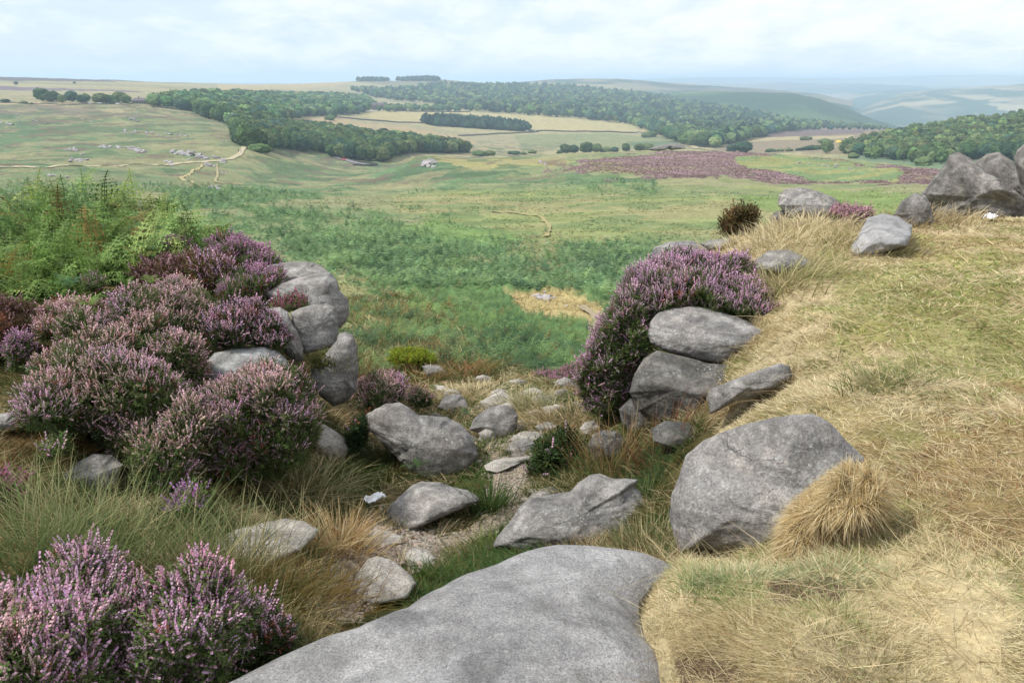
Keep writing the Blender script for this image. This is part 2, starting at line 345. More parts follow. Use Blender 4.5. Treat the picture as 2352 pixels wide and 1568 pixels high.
# ---- fine patchwork in the meadows so that nothing is one flat tone
v_ = (.86+.28*fb2(XG*.5, YG*.5, 90, 4))*(.9+.2*fb2(XG*6, YG*6, 91, 3)) * (1 + far(60, 200)*(fb2(XG*.12, YG*.2, 92, 5)-.5)*.35)
_hl = smooth01((rg-220)/120)*(1-smooth01((rg-1000)/300))*(1-z_hea)*(1-z_brkC)*(UG < 1300)
paint(_hl*smooth01((fb2(XG*.06, YG*.035, 93, 5)-.53)/.05), C(98, 130, 92), .7)
paint(_hl*smooth01((fb2(XG*.05+40, YG*.03, 94, 5)-.56)/.05), C(186, 174, 126), .5)
paint(_hl*smooth01((fb2(XG*.08+90, YG*.05, 95, 4)-.60)/.05), C(140, 118, 104), .7)
paint(zone([(800,1195),(900,1185),(1010,1215),(1020,1290),(900,1300),(780,1290)], 3, 6, 14, 60), C(178, 158, 132), .8)
paint(zone([(1090,960),(1190,950),(1240,1060),(1230,1200),(1130,1230),(1130,1100),(1100,1020)], 3, 9, 14, 60), C(182, 162, 136), .8)
z_bare = np.clip(zone([(800,1195),(900,1185),(1010,1215),(1020,1290),(900,1300),(780,1290)], 3, 6, 14, 60) + zone([(1100,960),(1190,950),(1225,1060),(1210,1200),(1130,1230),(1130,1100),(1110,1020)], 3, 9, 14, 60), 0, 1)
col = col*v_[..., None]
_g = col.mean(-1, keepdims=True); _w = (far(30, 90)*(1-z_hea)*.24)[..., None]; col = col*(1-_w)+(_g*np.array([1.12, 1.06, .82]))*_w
# ================================================================ MATERIALS
def newmat(name):
    m = bpy.data.materials.new(name); m.use_nodes = True; nt = m.node_tree
    b = nt.nodes['Principled BSDF']; b.inputs['Specular IOR Level'].default_value = .25; b.inputs['Roughness'].default_value = .85
    return m, nt, b
def N(nt, t, **k):
    n = nt.nodes.new(t)
    for a, v in k.items():
        if a in ('operation', 'blend_type', 'data_type', 'attribute_name', 'noise_dimensions', 'feature', 'sky_type', 'vector_type'): setattr(n, a, v)
        else: n.inputs[a.replace('_', ' ')].default_value = v
    return n
def mixc(nt, f, a, b, mode='MIX'):
    n = nt.nodes.new('ShaderNodeMix'); n.data_type = 'RGBA'; n.blend_type = mode
    for sock, val in ((n.inputs[0], f), (n.inputs[6], a), (n.inputs[7], b)):
        if hasattr(val, 'node'): nt.links.new(val, sock)
        elif isinstance(val, (int, float)): sock.default_value = val
        else: sock.default_value = (*val, 1)
    return n.outputs[2]
def noise(nt, vec, scale, detail=5, rough=.6, dist=0.):
    n = N(nt, 'ShaderNodeTexNoise', Scale=scale, Detail=detail, Roughness=rough, Distortion=dist); nt.links.new(vec, n.inputs['Vector']); return n.outputs['Fac']
def ramp(nt, f, *stops):
    n = nt.nodes.new('ShaderNodeValToRGB'); nt.links.new(f, n.inputs[0]); e = n.color_ramp.elements
    while len(e) < len(stops): e.new(.5)
    for i, (p, c) in enumerate(stops):
        e[i].position = p; e[i].color = (c, c, c, 1) if isinstance(c, (int, float)) else (*c, 1)
    return n.outputs[0]
def mth(nt, op, a, b=0.):
    n = nt.nodes.new('ShaderNodeMath'); n.operation = op
    for s, v in ((n.inputs[0], a), (n.inputs[1], b)):
        if hasattr(v, 'node'): nt.links.new(v, s)
        else: s.default_value = v
    return n.outputs[0]
def bump(nt, b, h, strength=.5, dist=.02):
    n = nt.nodes.new('ShaderNodeBump'); n.inputs['Strength'].default_value = strength; n.inputs['Distance'].default_value = dist
    nt.links.new(h, n.inputs['Height']); nt.links.new(n.outputs[0], b.inputs['Normal'])
def objvec(nt, jitter=True):
    tc = nt.nodes.new('ShaderNodeTexCoord')
    if not jitter: return tc.outputs['Object']
    oi = nt.nodes.new('ShaderNodeObjectInfo'); m = nt.nodes.new('ShaderNodeVectorMath'); m.operation = 'SCALE'
    cx = nt.nodes.new('ShaderNodeCombineXYZ')
    for k in range(3): nt.links.new(mth(nt, 'MULTIPLY', oi.outputs['Random'], (37., 53., 71.)[k]), cx.inputs[k])
    a = nt.nodes.new('ShaderNodeVectorMath'); a.operation = 'ADD'
    nt.links.new(tc.outputs['Object'], a.inputs[0]); nt.links.new(cx.outputs[0], a.inputs[1]); return a.outputs[0]
# ground: vertex tones broken up with real-scale texture
def ground_mat(name='ground_cover'):
    m, nt, b = newmat(name); at_ = N(nt, 'ShaderNodeAttribute', attribute_name='Col'); vec = objvec(nt, False)
    f = noise(nt, vec, 9., 6, .7); g = noise(nt, vec, 1.1, 6, .65); h = noise(nt, vec, .13, 6, .7); k = noise(nt, vec, 45., 3, .7)
    c = mixc(nt, 1., at_.outputs['Color'], ramp(nt, f, (.3, .68), (.7, 1.3)), 'MULTIPLY')
    c = mixc(nt, 1., c, ramp(nt, g, (.3, .78), (.7, 1.2)), 'MULTIPLY')
    c = mixc(nt, 1., c, ramp(nt, h, (.3, .85), (.7, 1.14)), 'MULTIPLY')
    c = mixc(nt, 1., c, ramp(nt, k, (.3, .75), (.7, 1.2)), 'MULTIPLY')
    nt.links.new(c, b.inputs['Base Color']); b.inputs['Roughness'].default_value = 1; b.inputs['Specular IOR Level'].default_value = .05
    bump(nt, b, mth(nt, 'ADD', mth(nt, 'MULTIPLY', f, .05), mth(nt, 'MULTIPLY', g, .25)), .8, .5)
    return m
def rock_mat(name, base=(.315, .305, .29), dark=(.115, .11, .10), lich=.8, band=.5, pit=1., tint=(.36, .33, .295), mott=1.):
    m, nt, b = newmat(name); vec = objvec(nt)
    mp = nt.nodes.new('ShaderNodeMapping'); mp.inputs['Scale'].default_value = (1, 1.2, 5.5); mp.inputs['Rotation'].default_value = (.14, -.2, 0); nt.links.new(vec, mp.inputs[0])
    big = noise(nt, vec, 1.9, 8, .62, .3); mid = noise(nt, vec, 8, 8, .7); fine = noise(nt, vec, 75+55*(pit-1), 4, .75); grit = noise(nt, vec, 260, 2, .8); strat = noise(nt, mp.outputs[0], 3.2, 6, .6, .6)
    c = mixc(nt, ramp(nt, big, (.38, 0.), (.62, 1.)), base, tint)
    c = mixc(nt, mth(nt, 'MULTIPLY', ramp(nt, mid, (.46, 1.), (.60, 0.)), .5*mott+.08), c, dark)
    c = mixc(nt, mth(nt, 'MULTIPLY', ramp(nt, strat, (.40, 1.), (.52, 0.)), band), c, dark)
    c = mixc(nt, 1., c, ramp(nt, noise(nt, vec, 3.1, 9, .72, .5), (.36, 1-.42*mott), (.5, 1.), (.66, 1+.38*mott)), 'MULTIPLY')
    c = mixc(nt, 1., c, ramp(nt, fine, (.32, .62), (.68, 1.42)), 'MULTIPLY')
    c = mixc(nt, 1., c, ramp(nt, grit, (.3, .72), (.7, 1.3)), 'MULTIPLY')
    # pale lichen: ragged spots, denser in patches
    vo = N(nt, 'ShaderNodeTexVoronoi', Scale=34.); wv = nt.nodes.new('ShaderNodeVectorMath'); wv.operation = 'ADD'
    nz = N(nt, 'ShaderNodeTexNoise', Scale=22., Detail=4.); nt.links.new(vec, nz.inputs['Vector']); sc = nt.nodes.new('ShaderNodeVectorMath'); sc.operation = 'SCALE'; sc.inputs['Scale'].default_value = .06
    nt.links.new(nz.outputs['Color'], sc.inputs[0]); nt.links.new(vec, wv.inputs[0]); nt.links.new(sc.outputs[0], wv.inputs[1]); nt.links.new(wv.outputs[0], vo.inputs['Vector'])
    spot = mth(nt, 'MULTIPLY', ramp(nt, vo.outputs['Distance'], (.2, 1.), (.34, 0.)), ramp(nt, noise(nt, vec, 3.3, 5, .7), (.50, 0.), (.64, 1.)))
    c = mixc(nt, mth(nt, 'MULTIPLY', spot, lich), c, (.44, .45, .42))
    big2 = mth(nt, 'MULTIPLY', ramp(nt, noise(nt, vec, 6.5, 7, .7), (.60, 0.), (.66, 1.)), .45*lich)
    c = mixc(nt, big2, c, (.40, .41, .38))
    c = mixc(nt, mth(nt, 'MULTIPLY', ramp(nt, noise(nt, vec, 5.2, 6, .7), (.60, 0.), (.70, 1.)), .3), c, (.14, .16, .10))
    fl = N(nt, 'ShaderNodeTexVoronoi', Scale=95.); nt.links.new(wv.outputs[0], fl.inputs['Vector'])
    fleck = mth(nt, 'MULTIPLY', ramp(nt, fl.outputs['Distance'], (.18, 1.), (.30, 0.)), ramp(nt, noise(nt, vec, 12., 4, .7), (.46, 0.), (.58, 1.)))
    c = mixc(nt, mth(nt, 'MULTIPLY', fleck, .6), c, (.09, .088, .085))
    # hairline joints
    vc = N(nt, 'ShaderNodeTexVoronoi', Scale=1.9, feature='DISTANCE_TO_EDGE'); w2 = nt.nodes.new('ShaderNodeVectorMath'); w2.operation = 'ADD'
    n2 = N(nt, 'ShaderNodeTexNoise', Scale=3., Detail=5.); nt.links.new(vec, n2.inputs['Vector']); s2 = nt.nodes.new('ShaderNodeVectorMath'); s2.operation = 'SCALE'; s2.inputs['Scale'].default_value = .5
    nt.links.new(n2.outputs['Color'], s2.inputs[0]); nt.links.new(vec, w2.inputs[0]); nt.links.new(s2.outputs[0], w2.inputs[1]); nt.links.new(w2.outputs[0], vc.inputs['Vector'])
    crack = mth(nt, 'MULTIPLY', ramp(nt, vc.outputs['Distance'], (.0, 1.), (.006, 0.)), ramp(nt, big, (.55, 0.), (.62, 1.)))
    c = mixc(nt, mth(nt, 'MULTIPLY', crack, .3), c, (.06, .055, .05))
    nt.links.new(c, b.inputs['Base Color']); b.inputs['Roughness'].default_value = .92; b.inputs['Specular IOR Level'].default_value = .2
    hgt = mth(nt, 'ADD', mth(nt, 'ADD', mth(nt, 'MULTIPLY', fine, .16*pit), mth(nt, 'MULTIPLY', mid, .25+.35*mott)), mth(nt, 'ADD', mth(nt, 'MULTIPLY', strat, .6*band), mth(nt, 'MULTIPLY', grit, .05*pit)))
    hgt = mth(nt, 'SUBTRACT', hgt, mth(nt, 'MULTIPLY', crack, .15))
    bump(nt, b, hgt, .95, .05)
    return m
def leaf_mat(name, transl=.25, rough=.7, spec=.15, hue=.0):
    m, nt, b = newmat(name); at_ = N(nt, 'ShaderNodeAttribute', attribute_name='Col'); c = at_.outputs['Color']
    if hue:
        oi = nt.nodes.new('ShaderNodeObjectInfo'); hs = nt.nodes.new('ShaderNodeHueSaturation')
        nt.links.new(mth(nt, 'ADD', mth(nt, 'MULTIPLY', oi.outputs['Random'], hue*.25), .5-hue*.125), hs.inputs['Hue'])
        nt.links.new(mth(nt, 'ADD', mth(nt, 'MULTIPLY', oi.outputs['Random'], hue*2.2), 1-hue*1.1), hs.inputs['Value']); nt.links.new(c, hs.inputs['Color']); c = hs.outputs[0]
    nt.links.new(c, b.inputs['Base Color']); b.inputs['Roughness'].default_value = rough; b.inputs['Specular IOR Level'].default_value = spec
    if transl:
        t = nt.nodes.new('ShaderNodeBsdfTranslucent'); nt.links.new(c, t.inputs[0]); mx = nt.nodes.new('ShaderNodeMixShader'); mx.inputs[0].default_value = transl
        nt.links.new(b.outputs[0], mx.inputs[1]); nt.links.new(t.outputs[0], mx.inputs[2]); nt.links.new(mx.outputs[0], nt.nodes['Material Output'].inputs[0])
    return m
def plain(name, c, rough=.6, spec=.3, var=.15, scale=8, metal=0):
    m, nt, b = newmat(name); vec = objvec(nt); f = noise(nt, vec, scale, 5, .6)
    nt.links.new(mixc(nt, 1., c, ramp(nt, f, (.3, 1-var), (.7, 1+var)), 'MULTIPLY'), b.inputs['Base Color'])
    b.inputs['Roughness'].default_value = rough; b.inputs['Specular IOR Level'].default_value = spec; b.inputs['Metallic'].default_value = metal; return m
M_GROUND = ground_mat()
M_ROCK = rock_mat('weathered_gritstone')
M_SLAB = rock_mat('pale_gritstone', base=(.40, .392, .385), tint=(.46, .445, .43), dark=(.235, .23, .222), lich=.8, band=.2, pit=1.8, mott=.9)
M_DROCK = rock_mat('dark_gritstone', base=(.16, .155, .145), dark=(.05, .05, .045), tint=(.2, .18, .155), lich=.8, band=.5)
M_BROCK = rock_mat('banded_gritstone', base=(.325, .315, .30), dark=(.14, .135, .13), lich=.7, band=.75)
M_WROCK = rock_mat('lichened_gritstone', base=(.44, .44, .43), dark=(.15, .15, .14), tint=(.36, .36, .35), lich=1., band=.3)
M_PATHROCK = rock_mat('worn_path_stone', base=(.42, .39, .35), dark=(.24, .22, .19), tint=(.46, .43, .38), lich=.15, band=.15)
M_TALL = rock_mat('brown_gritstone', base=(.215, .205, .19), dark=(.08, .075, .07), tint=(.29, .265, .235), lich=.35, band=.3)
M_LEAF = leaf_mat('heather_foliage', .12); M_FLOWER = leaf_mat('heather_flowers', .3); M_GRASS = leaf_mat('grass_blades', .28, .6, .2)
M_FERN = leaf_mat('fern_fronds', .32, .6, .2); M_TREE = leaf_mat('tree_leaves', .15, .8, .1, .16); M_BARK = plain('tree_bark', (.09, .075, .06), .95, .1)
M_SAND = None
def sand():
    m, nt, b = newmat('trodden_sand'); at_ = N(nt, 'ShaderNodeAttribute', attribute_name='Col'); vec = objvec(nt, False)
    f = noise(nt, vec, 14., 6, .7); k = noise(nt, vec, 120., 3, .8)
    c = mixc(nt, 1., at_.outputs['Color'], ramp(nt, f, (.3, .72), (.7, 1.22)), 'MULTIPLY'); c = mixc(nt, 1., c, ramp(nt, k, (.3, .6), (.7, 1.35)), 'MULTIPLY')
    nt.links.new(c, b.inputs['Base Color']); b.inputs['Roughness'].default_value = 1; bump(nt, b, mth(nt, 'ADD', f, mth(nt, 'MULTIPLY', k, .25)), .8, .03); return m
M_SAND = sand()
# ================================================================ CAMERA, SUN, SKY, AIR
cd = bpy.data.cameras.new('camera'); cam = bpy.data.objects.new('camera', cd); COL.objects.link(cam); SC.camera = cam
cam.rotation_euler = (math.pi/2-PITCH, 0, 0); cd.sensor_width = 36; cd.lens = 36*FPX/2352; cd.clip_start = .05; cd.clip_end = 60000
SUN_EL, SUN_AZ = math.radians(52), math.radians(-100)       # azimuth measured from +Y (view direction), negative = left
sd = bpy.data.lights.new('sun', 'SUN'); sd.energy = 2.9; sd.angle = math.radians(4); sd.color = (1, .96, .9)
so = bpy.data.objects.new('sun', sd); COL.objects.link(so)
sdir = Vector((math.cos(SUN_EL)*math.sin(SUN_AZ), math.cos(SUN_EL)*math.cos(SUN_AZ), math.sin(SUN_EL)))
so.rotation_euler = sdir.to_track_quat('Z', 'Y').to_euler(); so.location = (0, 0, 30)
W = bpy.data.worlds.new('World'); SC.world = W; W.use_nodes = True; nt = W.node_tree; bg = nt.nodes['Background']
sky = N(nt, 'ShaderNodeTexSky', sky_type='NISHITA'); sky.sun_disc = False; sky.sun_elevation = SUN_EL; sky.sun_rotation = SUN_AZ; sky.altitude = 400; sky.dust_density = 1.5
tc = nt.nodes.new('ShaderNodeTexCoord'); sx = nt.nodes.new('ShaderNodeSeparateXYZ'); nt.links.new(tc.outputs['Generated'], sx.inputs[0])
den = mth(nt, 'ADD', mth(nt, 'MAXIMUM', sx.outputs[2], 0.), .22)
cx = nt.nodes.new('ShaderNodeCombineXYZ'); nt.links.new(mth(nt, 'DIVIDE', sx.outputs[0], den), cx.inputs[0]); nt.links.new(mth(nt, 'DIVIDE', sx.outputs[1], den), cx.inputs[1])
mpn = nt.nodes.new('ShaderNodeMapping'); mpn.inputs['Location'].default_value = (3.1, 1.7, 0); mpn.inputs['Scale'].default_value = (1.6, 1.1, 1); nt.links.new(cx.outputs[0], mpn.inputs[0])
cl1 = noise(nt, mpn.outputs[0], .75, 10, .62, .35); cl2 = noise(nt, mpn.outputs[0], 2.1, 9, .62, .2)
bank = mth(nt, 'ADD', mth(nt, 'MULTIPLY', cl1, .68), mth(nt, 'MULTIPLY', cl2, .32))
east = mth(nt, 'MULTIPLY', sx.outputs[0], .22)             # thinner cloud towards the left, thick veil to the right
cover = ramp(nt, mth(nt, 'ADD', mth(nt, 'ADD', bank, east), mth(nt, 'MULTIPLY', sx.outputs[2], .45)), (.40, .45), (.52, .80), (.66, 1.))
cloud = mixc(nt, ramp(nt, cl2, (.36, 0.), (.58, 1.)), (6.5, 7.0, 7.9), (7.8, 8.0, 8.5))
blue = mixc(nt, .75, sky.outputs[0], (4.5, 6.1, 8.8))
nt.links.new(mixc(nt, cover, blue, cloud), bg.inputs[0]); bg.inputs[1].default_value = .10
vs = SC.view_settings; SC.display_settings.display_device = 'sRGB'; vs.view_transform = 'Standard'; vs.look = 'None'; vs.gamma = 1; vs.use_curve_mapping = False; vs.exposure = .5
SC.cycles.volume_bounces = 3; SC.cycles.max_bounces = 6; SC.cycles.diffuse_bounces = 3; SC.cycles.transmission_bounces = 3; SC.cycles.use_denoising = True
HAZE_D = 1.55e-4
def make_haze():
    s = Soup(); X, Y0, Y1, Z0, Z1 = 30000, -30000, 30000, -330, 110
    v = [(-X, Y0, Z0), (X, Y0, Z0), (X, Y1, Z0), (-X, Y1, Z0), (-X, Y0, Z1), (X, Y0, Z1), (X, Y1, Z1), (-X, Y1, Z1)]
    s.add(v, [(0, 3, 2, 1), (4, 5, 6, 7), (0, 1, 5, 4), (1, 2, 6, 5), (2, 3, 7, 6), (3, 0, 4, 7)])
    m = bpy.data.materials.new('haze_air'); m.use_nodes = True; nt = m.node_tree; nt.nodes.remove(nt.nodes['Principled BSDF'])
    p = nt.nodes.new('ShaderNodeVolumePrincipled'); p.inputs['Color'].default_value = (.62, .81, 1.0, 1); p.inputs['Density'].default_value = HAZE_D; p.inputs['Anisotropy'].default_value = 0.
    nt.links.new(p.outputs[0], nt.nodes['Material Output'].inputs['Volume'])
    link('haze', s.mesh('haze', m), kind='stuff', label='thin blue haze in the air over the whole valley', category='haze')
make_haze()
# ================================================================ GROUND SHEET
def build_ground():
    s = Soup(); nA, nL = XG.shape
    i, j = np.meshgrid(np.arange(nA-1), np.arange(nL-1), indexing='ij'); a = i*nL+j
    f = np.stack([a, a+1, a+nL+1, a+nL], -1).reshape(-1, 4)
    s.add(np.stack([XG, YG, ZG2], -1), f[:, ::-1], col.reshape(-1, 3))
    # close the disc under the camera
    k = np.arange(nA)*nL; c0 = np.array([[0, 0, float(ZG2[:, 0].mean())]])
    ring = np.stack([XG[:, 0], YG[:, 0], ZG2[:, 0]], -1); n = len(ring)
    s.add(np.concatenate([ring, c0]), np.stack([np.arange(n-1), np.full(n-1, n), np.arange(1, n)], 1)[:, ::-1], C(190, 170, 125))
    link('ground', s.mesh('ground', M_GROUND, True), kind='structure')
build_ground()
def interp_line(P, step):
    P = np.asarray(P, float); seg = np.linalg.norm(np.diff(P[:, :2], axis=0), axis=1); t = np.concatenate([[0], np.cumsum(seg)])
    n = max(int(t[-1]/step), 4); q = np.linspace(0, t[-1], n)
    out = np.stack([np.interp(q, t, P[:, k]) for k in range(P.shape[1])], 1)
    for _ in range(max(2, int(.04*n))):
        out[1:-1] = (out[:-2]+2*out[1:-1]+out[2:])/4
    return out
PATHS = []
def ribbon(name, pts, mat, c, lift, step, cross=8, wob=.15, r0=1, r1=25000, **tags):
    """pts: (u, v, width m) on the ground -> a sheet draped over it"""
    pts = np.array(pts, float); P = hit(pts[:, 0], pts[:, 1], r0, r1); ok = ~np.isnan(P[:, 0])
    L = interp_line(np.concatenate([P[ok], pts[ok, 2:3]], 1), step); T = norm(np.gradient(L[:, :2], axis=0)); Nn = np.stack([-T[:, 1], T[:, 0]], 1)
    n = len(L); w = L[:, 3]; q = np.arange(n)*step
    wl = w*(1+wob*4*(fb2(q/w.mean()*1.4, q*0, 5, 4)-.5)); wr = w*(1+wob*4*(fb2(q/w.mean()*1.4, q*0+9, 6, 4)-.5))
    tt = np.linspace(-1, 1, cross); off = np.where(tt[None] < 0, tt[None]*wl[:, None]/2, tt[None]*wr[:, None]/2)
    X = L[:, 0:1]+Nn[:, 0:1]*off; Y = L[:, 1:2]+Nn[:, 1:2]*off; Zt = H(X, Y)
    Z_ = Zt+lift
    i, j = np.meshgrid(np.arange(n-1), np.arange(cross-1), indexing='ij'); a = i*cross+j
    f = np.stack([a, a+1, a+cross+1, a+cross], -1).reshape(-1, 4)
    s = Soup(); s.add(np.stack([X, Y, Z_], -1), f, np.asarray(c)*(.85+.3*fb2(X*3, Y*3, 8, 3).reshape(-1, 1)))
    link(name, s.mesh(name, mat, True), **tags)
    if name == 'path': PATHS.append(L)
    return L
SANDC = C(186, 170, 148, 1.05)
ribbon('path', [(1150,968,.2),(1138,1000,.22),(1150,1030,.22),(1168,1060,.26),(1172,1100,.28),(1168,1140,.28),(1150,1180,.25),(1110,1215,.2),(1040,1248,.22),(960,1262,.26),(890,1255,.34),(840,1290,.3),(800,1350,.22),(760,1410,.2)], M_SAND, SANDC, .015, .025, 12, .16, 3, 9, kind='structure')
ribbon('path', [(1372,780,.55),(1366,762,.5),(1376,742,.5),(1362,722,.45),(1335,706,.4)], M_SAND, C(186, 172, 140), .12, .2, 6, .12, 20, 60, kind='structure')
ribbon('track', [(-60,386,3.4),(100,385.5,3.4),(280,382,3.2),(400,378,3.),(500,371,2.8),(535,364,2.6),(551,356,2.6),(555,347,2.6),(560,341,2.6),(570,336.5,2.8)], M_SAND, C(222, 207, 170), .3, 2., 6, .05, 250, 900, kind='structure')
ribbon('footpath', [(466,378,1.2),(455,388,1.2),(435,400,1.2),(415,408,1.5),(440,418,1.2),(480,428,1.2),(520,440,1.2)], M_SAND, C(205, 192, 140), .3, 1.5, 5, .3, 150, 600, kind='structure')
ribbon('footpath', [(498,378,.9),(500,400,.9),(494,420,.9),(560,425,.9)], M_SAND, C(196, 186, 140), .3, 1.5, 5, .3, 150, 600, kind='structure')
ROADL = ribbon('road', [(752,345,7),(760,353,7),(775,362,7.5),(790,368,7.5),(815,375,7),(845,379,7),(866,379,6)], plain('worn_asphalt', C(168, 162, 168), .9), C(175, 170, 172), .5, 2., 6, .02, 500, 1200, kind='structure')
ribbon('road', [(770,264,9),(800,262,9),(830,258,8),(866,255,8)], plain('pale_drive', C(215, 205, 190), .9), C(215, 205, 190), .8, 6., 5, .02, 800, 2400, kind='structure')
ribbon('track', [(1560,322,9),(1580,332,9),(1600,342,9),(1640,346,9)], M_SAND, C(205, 190, 150), .8, 6., 5, .1, 700, 2400, kind='structure')
ribbon('footpath', [(1130,486,.8),(1180,490,.8),(1240,498,.8),(1262,520,.7),(1255,545,.7)], M_SAND, C(190, 178, 125), .2, .6, 4, .3, 70, 260, kind='structure')
# ================================================================ ROCKS
def polar_r(poly, n=360):
    p = np.asarray(poly, float); x, y = p[:, 0], p[:, 1]; x2, y2 = np.roll(x, -1), np.roll(y, -1); cr = x*y2-x2*y; A = cr.sum()/2
    cu, cv = ((x+x2)*cr).sum()/(6*A), ((y+y2)*cr).sum()/(6*A)
    th = np.arange(n)*2*math.pi/n; R = np.zeros(n)
    for k in range(len(p)):
        ax, ay = x[k]-cu, y[k]-cv; bx, by = x2[k]-cu, y2[k]-cv; ex, ey = bx-ax, by-ay
        dx, dy = np.cos(th), np.sin(th); dn = dx*ey-dy*ex; dn = np.where(np.abs(dn) < 1e-9, 1e-9, dn)
        t = (ax*ey-ay*ex)/dn; s = (ax*dy-ay*dx)/dn
        R = np.where((s >= -1e-6) & (s <= 1+1e-6) & (t > 0), np.maximum(R, t), R)
    R = np.where(R <= 0, np.median(R[R > 0]), R)
    ker = np.array([1, 2, 3, 2, 1.])/9; R = sum(ker[q]*np.roll(R, q-2) for q in range(5))
    return cu, cv, th, R
KS = 8.
def body(poly, r, seed, kd=.8, n=2.8, cuts=5, rough=.085, strata=.03, lvl=5, yaw=0., shrink=0., flat=None, tilt=0.):
    """a solid whose outline follows the traced one, with its own depth; returns world verts, faces, centre"""
    cu, cv, th, Rt = polar_r(poly); rg_ = np.random.default_rng(seed); Cc = at(cu, cv, r); dist = np.linalg.norm(Cc)
    px = np.asarray(poly, float); wpx = np.ptp(px[:, 0]); hpx = np.ptp(px[:, 1]); mpp = dist/FPX*1.0
    aw = wpx*mpp/2; ah = hpx*mpp/2; dep = math.atan2(-Cc[2], r)
    bd = kd*aw if flat is None else flat
    bd = min(bd, .93*ah/max(math.sin(dep), .05)) if dep > .12 else bd
    hh = max((ah-bd*math.sin(dep)*.75)/math.cos(dep), .25*ah)
    v, f = ico(lvl)
    cy, sy = math.cos(yaw), math.sin(yaw); d = v
    q = np.abs(d); R0 = (q**n).sum(1)**(-1/n)
    acc = np.exp(-KS*R0)
    for k in range(cuts):
        nn = rg_.normal(size=3); nn /= np.linalg.norm(nn); off = rg_.uniform(.78, 1.05)
        dd = d@nn; rr = np.where(dd > .08, off/np.maximum(dd, .08), 9); acc = acc + np.exp(-KS*rr)
    Rr = -np.log(acc)/KS
    loc = d*Rr[:, None]
    w0 = np.stack([loc[:, 0]*cy-loc[:, 1]*sy, loc[:, 0]*sy+loc[:, 1]*cy, loc[:, 2]], 1)*np.array([aw, bd, hh])
    sc = (aw*bd*hh)**(1/3)
    nz = (fb3(w0/sc*1.1+seed*7.1, seed, 5)-.5)*rough*2.6*sc + (fb3(w0/sc*4+seed, seed+9, 3)-.5)*rough*.6*sc
    st = (fb3(np.stack([w0[:, 0]*.5, w0[:, 1]*.5, (w0[:, 2]+w0[:, 0]*.18)*9/max(hh*3, .3)], 1)+seed, seed+5, 3)-.5)*strata*2*sc
    dn = norm(w0/np.array([aw, bd, hh])**1.0)
    w0 = w0 + dn*(nz+st)[:, None]
    az = math.atan2(Cc[0], Cc[1]); ca_, sa_ = math.cos(-az), math.sin(-az)
    w = np.stack([w0[:, 0]*ca_-w0[:, 1]*sa_, w0[:, 0]*sa_+w0[:, 1]*ca_, w0[:, 2]+tilt*w0[:, 0]], 1)+Cc
    # fit the silhouette seen from the viewpoint (each vertex keeps its own depth)
    for _ in range(2):
        u_, v_, f_ = proj(w); du, dv = u_-cu, v_-cv; rr = np.hypot(du, dv); t = np.arctan2(dv, du) % (2*math.pi); nb = 90
        bi = (t/(2*math.pi)*nb).astype(int) % nb; Rb = np.zeros(nb); np.maximum.at(Rb, bi, rr)
        for _k in range(3): Rb = np.where(Rb <= 0, np.maximum(np.roll(Rb, 1), np.roll(Rb, -1)), Rb)
        tb = (np.arange(nb)+.5)*2*math.pi/nb; R0i = np.interp(t, np.concatenate([tb-2*math.pi, tb, tb+2*math.pi]), np.tile(Rb, 3))
        Rti = np.interp(t, np.concatenate([th, th+2*math.pi]), np.tile(Rt, 2))
        if shrink: Rti = np.maximum(Rti-shrink, Rti*.35)
        k = Rti/R0i; x2, y2 = cu+du*k, cv+dv*k
        ry = rays(x2, y2); w = ry*(f_/FPX)[:, None]   # same depth along the view axis
    return w, f, Cc
SKIRT = []
GROUP_ROCKS = 'gritstone boulders around the gully'
def rock(poly, r, seed, label, mat=None, name='boulder', group=None, seat=True, **k):
    if seat:                          # rest the stone on the ground that its lower outline touches
        pp = np.array(poly); cu_ = pp[:, 0].mean(); vb = pp[:, 1].max(); P0 = hit([cu_], [vb-.16*np.ptp(pp[:, 1])], r*.6, r*1.6)[0]
        if not np.isnan(P0[0]):
            rb = math.hypot(P0[0], P0[1]); aw_ = np.ptp(pp[:, 0])/FPX*rb/2; r = rb + .45*min(k.get('kd', .8)*aw_, k.get('flat') or 9)
    w, f, Cc = body(poly, r, seed, **k); org = np.array([w[:, 0].mean(), w[:, 1].mean(), w[:, 2].min()])
    if 2.5 < r < 13 and name != 'stone' and mat is not M_PATHROCK: SKIRT.append(w)
    s = Soup(); s.add(w, f); o = link(name, s.mesh(name, mat or M_ROCK, True, org), org, label=label, category='boulder', group=group)
    return o
